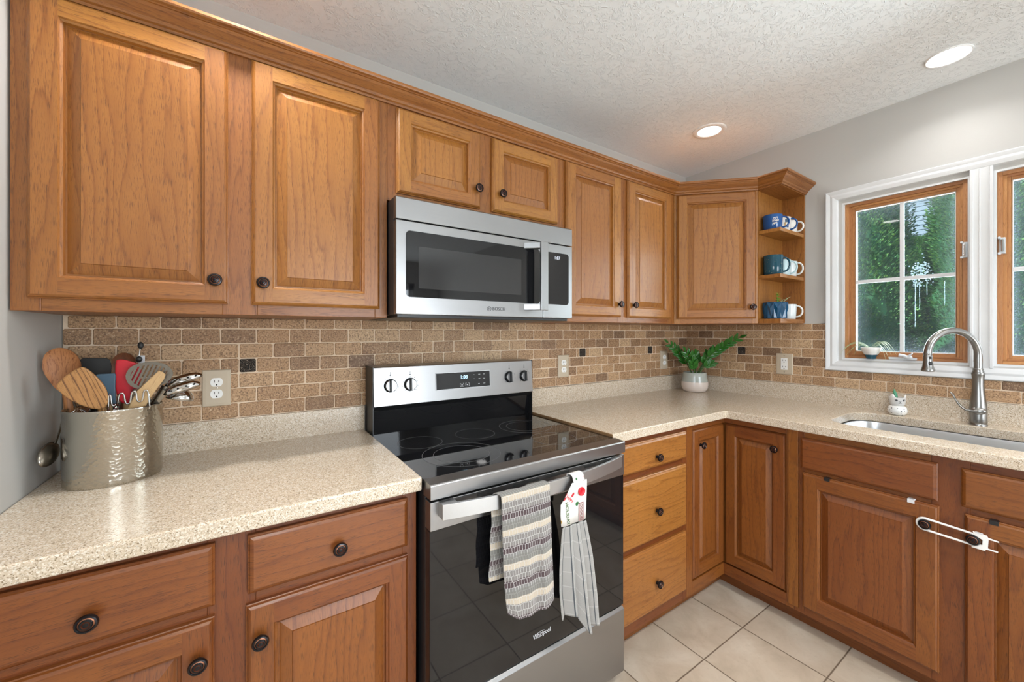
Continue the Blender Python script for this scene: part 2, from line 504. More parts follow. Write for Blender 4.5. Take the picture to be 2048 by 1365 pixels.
class MB:
    def __init__(self):
        self.v = []; self.f = []; self.mi = []; self.uv = []; self.tone = []; self.sm = []; self.cl = []
    def face(self, pts, mat=0, g=None, b=None, smooth=False, cloth=None):
        pts = [Vector(p) for p in pts]
        i0 = len(self.v)
        self.v += pts
        self._rec(list(range(i0, i0 + len(pts))), mat, g, b, smooth, cloth)
    def _rec(self, idx, mat, g, b, smooth, cloth=None):
        pts = [self.v[i] for i in idx]
        b = b or (0, 0, 0.5)
        if g is not None:
            g = Vector(g).normalized()
            n = Vector((0, 0, 0))
            for i in range(len(pts)):
                n += pts[i].cross(pts[(i + 1) % len(pts)])
            if n.length < 1e-12:
                n = Vector((0, 0, 1))
            n.normalize()
            a = n.cross(g)
            if a.length < 0.2:
                a = Vector((1, 0.7, 0.3)).cross(g)
                if abs(n.dot(g)) > 0.9:
                    a = Vector((1, 0, 0)) if abs(n.x) < 0.9 else Vector((0, 1, 0))
                    g2 = n.cross(a)
                    uvs = [(p.dot(a) + b[0], p.dot(g2) + b[1]) for p in pts]
                else:
                    uvs = [(p.dot(a) + b[0], p.dot(g) + b[1]) for p in pts]
            else:
                a.normalize()
                uvs = [(p.dot(a) + b[0], p.dot(g) + b[1]) for p in pts]
        else:
            uvs = [(p.x + b[0], p.z + b[1]) for p in pts]
        self.f.append(idx); self.mi.append(mat); self.uv.append(uvs); self.tone.append(b[2]); self.sm.append(smooth)
        self.cl.append(cloth or [(0, 0)] * len(idx))
    def hexa(self, p, mat=0, g=None, b=None, mats=None):
        # p: 8 corners, bottom ring then top ring
        i0 = len(self.v)
        self.v += [Vector(q) for q in p]
        for k, q in enumerate([(3, 2, 1, 0), (4, 5, 6, 7), (0, 1, 5, 4), (1, 2, 6, 5), (2, 3, 7, 6), (3, 0, 4, 7)]):
            m = mats.get(k, mat) if mats else mat
            self._rec([i0 + i for i in q], m, g, b, False)
    def box(self, x0, x1, y0, y1, z0, z1, mat=0, g=(0, 0, 1), b=None, mats=None):
        # mats keys: 0 bottom 1 top 2 -y 3 +x 4 +y 5 -x
        if x0 > x1: x0, x1 = x1, x0
        if y0 > y1: y0, y1 = y1, y0
        if z0 > z1: z0, z1 = z1, z0
        self.hexa([(x0, y0, z0), (x1, y0, z0), (x1, y1, z0), (x0, y1, z0), (x0, y0, z1), (x1, y0, z1), (x1, y1, z1), (x0, y1, z1)], mat, g, b, mats)
    def fbox(self, fr, u0, u1, v0, v1, w0, w1, mat=0, g='v', b=None):
        G = fr.V if g == 'v' else (fr.U if g == 'u' else fr.N)
        self.hexa([fr(u0, v0, w0), fr(u1, v0, w0), fr(u1, v1, w0), fr(u0, v1, w0), fr(u0, v0, w1), fr(u1, v0, w1), fr(u1, v1, w1), fr(u0, v1, w1)], mat, G, b)
    def grid(self, rows, mat=0, closed_u=False, closed_v=False, smooth=True, g=None, b=None, matf=None, cloth=None):
        n = len(rows); m = len(rows[0])
        i0 = len(self.v)
        for r in rows:
            self.v += [Vector(p) for p in r]
        for j in range(n if closed_v else n - 1):
            for i in range(m if closed_u else m - 1):
                q = [i0 + j * m + i, i0 + j * m + (i + 1) % m, i0 + ((j + 1) % n) * m + (i + 1) % m, i0 + ((j + 1) % n) * m + i]
                mm = matf(j, i) if matf else mat
                cl = None
                if cloth:
                    cl = [cloth(j, i), cloth(j, i + 1), cloth(j + 1, i + 1), cloth(j + 1, i)]
                self._rec(q, mm, g, b, smooth, cl)
    def lathe(self, O, N, prof, seg=24, mat=0, matf=None, smooth=True, sx=1.0, sy=1.0, X=None, cap0=True, cap1=True, g=None, b=None):
        N = Vector(N).normalized(); O = Vector(O)
        X = Vector(X) if X is not None else (Vector((1, 0, 0)) if abs(N.x) < 0.8 else Vector((0, 1, 0)))
        X = (X - N * X.dot(N)).normalized()
        Y = N.cross(X)
        rows = []
        for r, h in prof:
            rows.append([O + N * h + X * (r * sx * math.cos(2 * PI * k / seg)) + Y * (r * sy * math.sin(2 * PI * k / seg)) for k in range(seg)])
        self.grid(rows, mat, closed_u=True, smooth=smooth, matf=matf, g=g, b=b)
        if cap0 and prof[0][0] > 1e-6:
            self.face(list(reversed(rows[0])), matf(0, 0) if matf else mat, g, b)
        if cap1 and prof[-1][0] > 1e-6:
            self.face(rows[-1], matf(len(prof) - 2, 0) if matf else mat, g, b)
    def tube(self, path, r, seg=10, mat=0, caps=True, flat=1.0, up=None, g=None, b=None):
        P = [Vector(p) for p in path]
        rr = r if hasattr(r, '__len__') else [r] * len(P)
        rows = []
        prev = None
        for i, p in enumerate(P):
            t = (P[min(i + 1, len(P) - 1)] - P[max(i - 1, 0)]).normalized()
            if prev is None:
                a = Vector(up) if up is not None else (Vector((0, 0, 1)) if abs(t.z) < 0.9 else Vector((1, 0, 0)))
            else:
                a = prev
            a = (a - t * a.dot(t)).normalized()
            prev = a
            c = t.cross(a)
            rows.append([p + a * (rr[i] * flat * math.cos(2 * PI * k / seg)) + c * (rr[i] * math.sin(2 * PI * k / seg)) for k in range(seg)])
        self.grid(rows, mat, closed_u=True, g=g, b=b)
        if caps:
            self.face(list(reversed(rows[0])), mat, g, b, True)
            self.face(rows[-1], mat, g, b, True)
    def prism(self, outline, D, mat=0, g=None, b=None, smooth=False):
        # outline: 3D points of one face; D: extrusion vector
        A = [Vector(p) for p in outline]
        B = [p + Vector(D) for p in A]
        i0 = len(self.v); n = len(A)
        self.v += A + B
        self._rec([i0 + i for i in range(n)], mat, g, b, False)
        self._rec([i0 + n + i for i in reversed(range(n))], mat, g, b, False)
        for i in range(n):
            j = (i + 1) % n
            self._rec([i0 + i, i0 + n + i, i0 + n + j, i0 + j], mat, g, b, smooth)
    def ellipsoid(self, c, rx, ry, rz, seg=18, rings=12, mat=0, g=None, b=None, R=None):
        c = Vector(c); rows = []
        for j in range(rings + 1):
            th = PI * j / rings
            row = []
            for k in range(seg):
                p = Vector((rx * math.sin(th) * math.cos(2 * PI * k / seg), ry * math.sin(th) * math.sin(2 * PI * k / seg), rz * math.cos(th)))
                if R is not None:
                    p = R @ p
                row.append(c + p)
            rows.append(row)
        self.grid(rows, mat, closed_u=True, g=g, b=b)
    def build(self, name, mats, parent=None, origin=None, bevel=None, seg=2, weld=True, sharp=40, solid=None, subsurf=0, recalc=True, disp=None):
        if parent is not None:
            off = ORIG[parent.name]
        else:
            off = Vector(origin) if origin is not None else Vector((0, 0, 0))
        me = bpy.data.meshes.new(name)
        me.from_pydata([tuple(p - off) for p in self.v], [], self.f)
        if not hasattr(mats, '__len__') or isinstance(mats, str):
            mats = [mats]
        for m in mats:
            me.materials.append(M[m] if isinstance(m, str) else m)
        me.polygons.foreach_set('material_index', self.mi)
        me.polygons.foreach_set('use_smooth', self.sm)
        ul = me.uv_layers.new(name='grain')
        flat = [c for f in self.uv for q in f for c in q]
        ul.data.foreach_set('uv', flat)
        if any(c != [(0, 0)] * len(c) for c in self.cl):
            u2 = me.uv_layers.new(name='cloth')
            u2.data.foreach_set('uv', [c for f in self.cl for q in f for c in q])
        at = me.attributes.new('tone', 'FLOAT', 'FACE')
        at.data.foreach_set('value', self.tone)
        bm = bmesh.new(); bm.from_mesh(me)
        if weld:
            bmesh.ops.remove_doubles(bm, verts=bm.verts, dist=2e-5)
        bmesh.ops.dissolve_degenerate(bm, dist=1e-6, edges=bm.edges)
        if recalc:
            bmesh.ops.recalc_face_normals(bm, faces=bm.faces)
        bm.to_mesh(me); bm.free()
        if any(self.sm):
            try:
                me.set_sharp_from_angle(angle=math.radians(sharp))
            except Exception:
                pass
        o = bpy.data.objects.new(name, me)
        COL.objects.link(o)
        if parent is not None:
            o.parent = parent
        else:
            o.location = off
        ORIG[o.name] = off
        if solid:
            md = o.modifiers.new('thickness', 'SOLIDIFY'); md.thickness = solid; md.offset = 0
        if subsurf:
            md = o.modifiers.new('smooth', 'SUBSURF'); md.levels = subsurf; md.render_levels = subsurf
        if bevel:
            md = o.modifiers.new('bevel', 'BEVEL'); md.width = bevel; md.segments = seg
            md.limit_method = 'ANGLE'; md.angle_limit = math.radians(35)
            md.use_clamp_overlap = True
        return o

class Frame:
    def __init__(self, O, U, V, N):
        self.O, self.U, self.V, self.N = Vector(O), Vector(U).normalized(), Vector(V).normalized(), Vector(N).normalized()
    def __call__(self, u, v, w=0.0):
        return self.O + self.U * u + self.V * v + self.N * w
def FB(y): return Frame((0, y, 0), (1, 0, 0), (0, 0, 1), (0, -1, 0))          # facing the room from the back wall
def FR(x): return Frame((x, 0, 0), (0, -1, 0), (0, 0, 1), (-1, 0, 0))         # facing the room from the window wall; u = -y

def tag(o, label=None, cat=None, group=None, kind=None):
    if label: o['label'] = label
    if cat: o['category'] = cat
    if group: o['group'] = group
    if kind: o['kind'] = kind
    return o
def thing(name, loc, label, cat, group=None):
    o = bpy.data.objects.new(name, None)
    o.empty_display_size = 0.05
    o.location = loc
    COL.objects.link(o)
    ORIG[o.name] = Vector(loc)
    return tag(o, label, cat, group)
def struct(o):
    o['kind'] = 'structure'
    return o

def text(s, size, fr, u, v, w, mat, parent, name, align='CENTER', rot=0.0, extrude=0.0004, sx=1.0):
    cu = bpy.data.curves.new(name, 'FONT')
    cu.body = s; cu.size = size; cu.align_x = align; cu.align_y = 'CENTER'; cu.extrude = extrude
    to = bpy.data.objects.new(name + '_tmp', cu)
    COL.objects.link(to)
    dg = bpy.context.evaluated_depsgraph_get()
    me = bpy.data.meshes.new_from_object(to.evaluated_get(dg))
    bpy.data.objects.remove(to)
    bpy.data.curves.remove(cu)
    c, sn = math.cos(rot), math.sin(rot)
    off = ORIG[parent.name]
    for vt in me.vertices:
        x, y = vt.co.x * sx, vt.co.y
        vt.co = fr(u + x * c - y * sn, v + x * sn + y * c, w + vt.co.z) - off
    me.materials.clear(); me.materials.append(M[mat])
    o = bpy.data.objects.new(name, me)
    COL.objects.link(o); o.parent = parent
    ORIG[o.name] = off
    return o

# ------------------------------------------------------------------ dimensions
XR = 3.065; ZC = 2.418; YREAR = -5.2

# ------------------------------------------------------------------ the room
mb = MB(); mb.box(-1.6, XR + 0.2, YREAR - 0.15, 0.15, -0.12, 0.0); struct(mb.build('floor', 'floor'))
mb = MB(); mb.box(-1.6, XR + 0.2, YREAR - 0.15, 0.15, ZC, ZC + 0.12); struct(mb.build('ceiling', 'ceiling'))
mb = MB(); mb.box(-1.6, XR + 0.2, 0.0, 0.15, 0, ZC); struct(mb.build('wall_back', 'wall'))
mb = MB(); mb.box(-0.12, 0.0, -1.05, 0.0, 0, ZC); struct(mb.build('wall_left', 'wall'))
# dining side wall, opened by an added window for fill light
mb = MB()
mb.box(-1.6, -1.5, YREAR, -3.5, 0, ZC); mb.box(-1.6, -1.5, -1.9, 0, 0, ZC)
mb.box(-1.6, -1.5, -3.5, -1.9, 0, 0.78); mb.box(-1.6, -1.5, -3.5, -1.9, 2.12, ZC)
struct(mb.build('wall_dining', 'wall'))
# rear wall with a glazed door opening
mb = MB()
mb.box(-1.6, 0.85, YREAR - 0.12, YREAR, 0, ZC); mb.box(2.65, XR + 0.12, YREAR - 0.12, YREAR, 0, ZC)
mb.box(0.85, 2.65, YREAR - 0.12, YREAR, 2.08, ZC)
struct(mb.build('wall_rear', 'wall'))
# window wall with two openings
W1 = (-1.342, -0.895); W2 = (-1.862, -1.404); WZ = (1.160, 1.987)
mb = MB()
mb.box(XR, XR + 0.14, YREAR, 0.0, 0, WZ[0]); mb.box(XR, XR + 0.14, YREAR, 0.0, WZ[1], ZC)
mb.box(XR, XR + 0.14, W1[1], 0.0, WZ[0], WZ[1]); mb.box(XR, XR + 0.14, W2[1], W1[0], WZ[0], WZ[1])
mb.box(XR, XR + 0.14, YREAR, W2[0], WZ[0], WZ[1])
struct(mb.build('wall_right', 'wall'))
# unseen upper wall and roof edge, added to shade the hedge outside
mb = MB(); mb.box(XR + 0.02, XR + 0.14, YREAR, 2.0, ZC + 0.12, 3.3); mb.box(-1.6, XR + 0.45, YREAR, 2.0, 3.3, 3.38)
struct(mb.build('hedge_shade_wall', 'slab'))

# window casing: one painted frame round both windows, with a wide mullion
def casing():
    mb = MB()
    prof = [(0.0, 0.0), (0.0, 0.020), (0.004, 0.021), (0.012, 0.019), (0.020, 0.0165), (0.030, 0.018), (0.036, 0.0165), (0.048, 0.013), (0.051, 0.0)]
    y0, y1, z0, z1 = 0.829, 1.928, 1.102, 2.056        # u extents (u = -y)
    fr = FR(XR)
    rows = []
    for d, h in prof:
        rows.append([fr(y0 + d, z0 + d, h), fr(y1 - d, z0 + d, h), fr(y1 - d, z1 - d, h), fr(y0 + d, z1 - d, h)])
    mb.grid(rows, 0, closed_u=True, smooth=False)
    mb.fbox(fr, 1.342, 1.404, z0 + 0.045, z1 - 0.045, 0.0, 0.012)
    mb.fbox(fr, 1.366, 1.370, z0 + 0.05, z1 - 0.05, 0.011, 0.0135)
    mb.fbox(fr, 1.340, 1.350, z0 + 0.05, z1 - 0.05, 0.0, 0.016)
    mb.fbox(fr, 1.395, 1.405, z0 + 0.05, z1 - 0.05, 0.0, 0.016)
    return mb.build('trim_1', 'white_trim', bevel=0.0015)
struct(casing())

def window(n, ya, yb, locku):
    # ya < yb world y; opening WZ
    fr = FR(XR)
    u0, u1 = -yb, -ya; z0, z1 = WZ
    root = bpy.data.objects.new('window_%d' % n, None); COL.objects.link(root)
    root.location = (XR, (ya + yb) / 2, z0); ORIG[root.name] = Vector(root.location)
    struct(root)
    mb = MB()    # white jamb liner
    mb.fbox(fr, u0 - 0.0, u0 + 0.009, z0, z1, -0.13, -0.001); mb.fbox(fr, u1 - 0.009, u1, z0, z1, -0.13, -0.001)
    mb.fbox(fr, u0 + 0.009, u1 - 0.009, z1 - 0.009, z1, -0.13, -0.001); mb.fbox(fr, u0 + 0.009, u1 - 0.009, z0, z0 + 0.009, -0.13, -0.001)
    mb.build('jamb', 'white_trim', root)
    mb = MB()    # wooden frame, stepped
    for (a, b_, w0, w1) in [(0.009, 0.024, -0.05, -0.014), (0.022, 0.034, -0.06, -0.024), (0.032, 0.047, -0.07, -0.031)]:
        mb.fbox(fr, u0 + a, u0 + b_, z0 + a, z1 - a, w0, w1, 0, 'v', board())
        mb.fbox(fr, u1 - b_, u1 - a, z0 + a, z1 - a, w0, w1, 0, 'v', board())
        mb.fbox(fr, u0 + b_, u1 - b_, z1 - b_, z1 - a, w0, w1, 0, 'u', board())
        mb.fbox(fr, u0 + b_, u1 - b_, z0 + a, z0 + b_ - 0.002, w0, w1, 0, 'u', board())
    mb.build('window_frame', 'wood_window', root, bevel=0.0012)
    g0, g1, h0, h1 = u0 + 0.045, u1 - 0.030, z0 + 0.038, z1 - 0.045
    g1 = u1 - 0.047 + 0.012
    mb = MB()    # white muntins and bead
    um = (u0 + 0.047 + u1 - 0.047) / 2; zm = 1.566
    mb.fbox(fr, um - 0.0075, um + 0.0075, z0 + 0.044, z1 - 0.044, -0.043, -0.032)
    mb.fbox(fr, u0 + 0.044, u1 - 0.044, zm - 0.0085, zm + 0.0085, -0.0425, -0.0325)
    for (a, b_, c, d) in [(u0 + 0.046, u0 + 0.050, z0 + 0.045, z1 - 0.045), (u1 - 0.050, u1 - 0.046, z0 + 0.045, z1 - 0.045), (u0 + 0.046, u1 - 0.046, z1 - 0.050, z1 - 0.046), (u0 + 0.046, u1 - 0.046, z0 + 0.044, z0 + 0.049)]:
        mb.fbox(fr, a, b_, c, d, -0.045, -0.034)
    mb.build('muntin', 'white_trim', root, bevel=0.001)
    mb = MB()
    P = [fr(u0 + 0.044, z0 + 0.042, -0.044), fr(u1 - 0.044, z0 + 0.042, -0.044), fr(u1 - 0.044, z1 - 0.044, -0.044), fr(u0 + 0.044, z1 - 0.044, -0.044)]
    mb.face(P, 0, cloth=[(0, 0), (1, 0), (1, 1), (0, 1)])
    g = mb.build('pane', 'glass', root)
    g.data.uv_layers['cloth'].name = 'pane'
    # sash lock on the side next to the mullion
    mb = MB()
    zl = 1.667; s = 1 if locku > (u0 + u1) / 2 else -1
    mb.fbox(fr, locku - 0.008, locku + 0.008, zl - 0.034, zl + 0.034, -0.026, -0.004, 0)
    mb.fbox(fr, locku - 0.012, locku - 0.004, zl - 0.038, zl - 0.028, -0.022, 0.004, 0)
    mb.fbox(fr, locku - 0.012, locku - 0.004, zl + 0.028, zl + 0.038, -0.022, 0.004, 0)
    mb.fbox(fr, locku - 0.003, locku + 0.004, zl - 0.026, zl + 0.026, -0.01, 0.006, 1)
    mb.build('sash_lock', ['clear_plastic', 'chrome'], root, bevel=0.002)
    return root
win1 = window(1, W1[0], W1[1], 1.324)
win2 = window(2, W2[0], W2[1], 1.428)
# crank handle at the foot of the first window
mb = MB(); fr = FR(XR)
mb.fbox(fr, 1.080, 1.175, 1.171, 1.183, -0.012, 0.010)
mb.tube([fr(1.15, 1.180, 0.012), fr(1.135, 1.192, 0.02), fr(1.118, 1.194, 0.022)], [0.008, 0.007, 0.009], 10)
mb.ellipsoid(fr(1.148, 1.184, 0.012), 0.010, 0.016, 0.010)
mb.tube([fr(1.148, 1.186, 0.016), fr(1.165, 1.205, 0.018)], [0.006, 0.003], 8)
mb.build('crank_handle', 'clear_plastic', win1, bevel=0.002)
# dried splash and drips on the outside of the first pane
mb = MB(); fr = FR(XR - (-0.0))
def drip(u, z1, z0, wd):
    mb.tube([fr(u + random.uniform(-.0006, .0006), z1 + (z0 - z1) * k / 6, -0.0462) for k in range(7)], [wd * (1 - 0.35 * k / 6) for k in range(7)], 6, flat=0.2, up=(1, 0, 0))
drip(1.162, 1.535, 1.330, 0.0021); drip(1.177, 1.545, 1.412, 0.0018); drip(1.201, 1.55, 1.480, 0.0017); drip(1.258, 1.54, 1.428, 0.0016)
rs = random.Random(3)
for k in range(150):
    u = 1.180 + rs.gauss(0, 0.019); z = 1.592 + rs.gauss(0, 0.026)
    if u < 1.141 or u > 1.23: continue
    r = rs.uniform(0.0012, 0.0042)
    mb.lathe(fr(u, z, -0.0462), (-1, 0, 0), [(r, 0), (r * 0.7, 0.0004)], 7)
for k in range(26):
    u = 1.155 + abs(rs.gauss(0, 0.02)); z = 1.548 - abs(rs.gauss(0, 0.012)); r = rs.uniform(0.001, 0.003)
    mb.lathe(fr(u, z, -0.0462), (-1, 0, 0), [(r, 0), (r * 0.7, 0.0004)], 7)
for k in range(16):
    u = 1.165 + rs.gauss(0, 0.012); z = 1.262 + rs.gauss(0, 0.02); r = rs.uniform(0.0007, 0.0018)
    mb.lathe(fr(u, z, -0.0462), (-1, 0, 0), [(r, 0), (r * 0.7, 0.0004)], 6)
mb.build('water_stain', 'stain', win1)

# garden door behind the camera
root = bpy.data.objects.new('door_1', None); COL.objects.link(root); root.location = (1.75, YREAR, 0); ORIG['door_1'] = Vector(root.location); struct(root)
mb = MB()
for x0, x1 in [(0.85, 0.94), (1.70, 1.80), (2.56, 2.65)]:
    mb.box(x0, x1, YREAR - 0.10, YREAR - 0.03, 0, 2.08)
for z0, z1 in [(0, 0.12), (1.98, 2.08)]:
    mb.box(0.85, 2.65, YREAR - 0.10, YREAR - 0.03, z0, z1)
mb.build('door_frame', 'white_trim', root, bevel=0.003)
root = bpy.data.objects.new('window_3', None); COL.objects.link(root); root.location = (-1.55, -2.7, 0.78); ORIG['window_3'] = Vector(root.location); struct(root)  # unseen window, added as the opening for the side fill light
mb = MB()
for y0, y1 in [(-3.5, -3.43), (-2.73, -2.67), (-1.97, -1.9)]:
    mb.box(-1.57, -1.52, y0, y1, 0.78, 2.12)
for z0, z1 in [(0.78, 0.85), (2.05, 2.12)]:
    mb.box(-1.57, -1.52, -3.5, -1.9, z0, z1)
mb.build('window_frame', 'white_trim', root, bevel=0.003)

# ------------------------------------------------------------------ garden outside
mb = MB(); mb.box(-14, 22, -16, 12, -0.30, -0.16); o = struct(mb.build('ground', 'lawn'))
mb = MB()
for k in range(74):
    z = 0.0 + k * 0.072
    mb.hexa([(9.0, -6, z), (9.3, -6, z), (9.3, 7, z), (9.0, 7, z), (9.008, -6, z + 0.072), (9.3, -6, z + 0.072), (9.3, 7, z + 0.072), (9.008, 7, z + 0.072)])
nh = thing('neighbouring_house', (9.2, 0.5, -0.16), 'pale blue house wall with lap siding seen between the tall evergreens', 'house')
mb.build('siding_wall', 'siding', nh)
mb = MB(); mb.prism([(8.6, -6.5, 5.2), (9.4, -6.5, 5.2), (12, -6.5, 6.6)], (0, 14, 0)); mb.build('roof', 'slab', nh)

def tree_mesh(seed, H, R, n):
    rnd = random.Random(seed)
    mb = MB()
    def rad(t):
        return R * min(1.0, (t + 0.06) * 5.0) * (1 - t) ** 0.45 * 1.02 + 0.02
    for j in range(7):   # dense heart of the crown
        pass
    rows = []
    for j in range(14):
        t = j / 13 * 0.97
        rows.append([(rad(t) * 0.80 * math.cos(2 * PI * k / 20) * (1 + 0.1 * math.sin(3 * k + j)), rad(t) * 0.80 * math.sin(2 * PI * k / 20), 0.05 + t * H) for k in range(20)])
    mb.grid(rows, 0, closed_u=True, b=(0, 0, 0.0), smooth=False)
    for i in range(n):
        t = rnd.random() ** 0.85 * 0.985
        a = rnd.uniform(0, 2 * PI)
        lump = 0.90 + 0.13 * math.sin(7 * a + 9 * t * H) * math.sin(5 * t * H + 3 * a)
        r = rad(t) * lump * rnd.uniform(0.84, 1.03)
        p = Vector((r * math.cos(a), r * math.sin(a), 0.05 + t * H))
        out = Vector((math.cos(a), math.sin(a), rnd.uniform(0.1, 1.2))).normalized()
        side = Vector((-math.sin(a), math.cos(a), rnd.uniform(-0.6, 0.6))).normalized()
        tw = rnd.uniform(-1.2, 1.2)
        nrm = out.cross(side)
        side = (side * math.cos(tw) + nrm * math.sin(tw)).normalized()
        L = rnd.uniform(0.016, 0.036); Wd = rnd.uniform(0.004, 0.008)
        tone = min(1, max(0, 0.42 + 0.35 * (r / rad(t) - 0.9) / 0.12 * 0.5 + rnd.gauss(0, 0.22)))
        q = p + out * L
        mid = p + out * L * 0.55
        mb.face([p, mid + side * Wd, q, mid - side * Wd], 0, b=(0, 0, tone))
    return mb
TREES = [(5.45, -0.20, 0, 1.0, 'dark evergreen tree filling the left panes of the first window'),
         (5.60, -1.12, 1, 1.0, 'sunlit evergreen tree right of the gap, seen through the right panes'),
         (5.45, -2.55, 0, 0.9, 'evergreen tree beyond the second window, at the right end of the hedge'),
         (5.60, 1.16, 1, 0.9, 'evergreen tree at the far left end of the hedge'),
         (6.85, -0.50, 1, 0.69, 'shorter evergreen tree standing behind the gap in the hedge')]
foliages = [tree_mesh(11, 4.3, 0.735, 105000), tree_mesh(12, 3.7, 0.53, 75000)]
fmesh = []
for i, (x, y, mi_, zs, lab) in enumerate(TREES):
    t = thing('evergreen_tree', (x, y, -0.16), lab, 'tree', 'evergreen hedge trees outside the windows')
    if i < 2:
        mbt = foliages[i]
        mbt.v = [p + Vector((x, y, -0.16)) for p in mbt.v]
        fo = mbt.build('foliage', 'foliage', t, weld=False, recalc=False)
        fmesh.append(fo.data)
    else:
        fo = bpy.data.objects.new('foliage', fmesh[mi_]); COL.objects.link(fo); fo.parent = t
        fo.scale = (1, 1, zs)
        fo.rotation_euler = (0, 0, 1.3 * i)
        ORIG[fo.name] = Vector(t.location)
    mb = MB(); mb.tube([(x, y, -0.16), (x, y, 0.4)], [0.07, 0.05], 8); mb.build('trunk', 'bark', t)

# ------------------------------------------------------------------ ceiling lights
def can_light(x, y, recess, label, energy):
    ro, rl = (0.084, 0.057) if recess else (0.068, 0.0605)
    t = thing('ceiling_light', (x, y, ZC), label, 'ceiling light', 'recessed ceiling lights')
    mb = MB()
    mb.lathe((x, y, ZC), (0, 0, -1), [(ro, 0.0), (ro, 0.0025), (ro - 0.003, 0.005), (rl + 0.003, 0.005), (rl + 0.0005, 0.003), (rl - 0.001, 0.0)], 48, cap0=False, cap1=False)
    mb.build('trim_ring', 'can_white', t)
    mb = MB()
    mb.lathe((x, y, ZC), (0, 0, -1), [(rl, 0.0022), (rl * 0.6, 0.0032), (0.0, 0.0036)], 40)
    mb.build('lens', 'lamp_glow', t)
    l = lamp('ceiling_lamp', 'AREA', (x, y, ZC - 0.012), energy, (1.0, 0.98, 0.955), (0, 0, -1), shape='DISK', size=0.11, spread=2.3)
    return t
CAN_E = 4.3
can_light(2.566, -0.456, True, 'small round recessed ceiling light nearest the corner cabinet', CAN_E * 0.5)
can_light(2.795, -1.316, False, 'round recessed ceiling light above the sink and window', CAN_E * 0.38)
can_light(0.42, -0.49, False, 'round recessed ceiling light above the left wall cabinets', CAN_E * 1.5)
can_light(0.55, -2.1, False, 'added recessed fill light behind the viewer on the left', CAN_E * 3.2)  # from here on unseen lamps, added to brighten the room from above
can_light(1.75, -2.1, False, 'added recessed fill light behind the viewer in the middle', CAN_E * 3.2)
can_light(2.75, -2.5, False, 'added recessed fill light past the second window', CAN_E)
can_light(1.2, -3.7, False, 'added recessed fill light near the garden door', CAN_E)

# ------------------------------------------------------------------ cabinet parts
def knob(fr, u, v, w, parent, r=0.0165):
    mb = MB()
    k = r / 0.0165
    prof = [(0.0075 * k, -0.002), (0.0065 * k, 0.004), (0.0065 * k, 0.010), (0.0150 * k, 0.0135), (0.0168 * k, 0.0175), (0.0150 * k, 0.0212), (0.0125 * k, 0.0218),
            (0.0112 * k, 0.0200), (0.0095 * k, 0.0205), (0.0085 * k, 0.0222), (0.0062 * k, 0.0225), (0.0052 * k, 0.0205), (0.0042 * k, 0.0225), (0.0, 0.0232)]
    mb.lathe(fr(u, v, w), fr.N, prof, 28, matf=lambda j, i: 1 if j in (7, 10, 11) else 0)
    return mb.build('knob', ['bronze', 'copper'], parent, sharp=50)

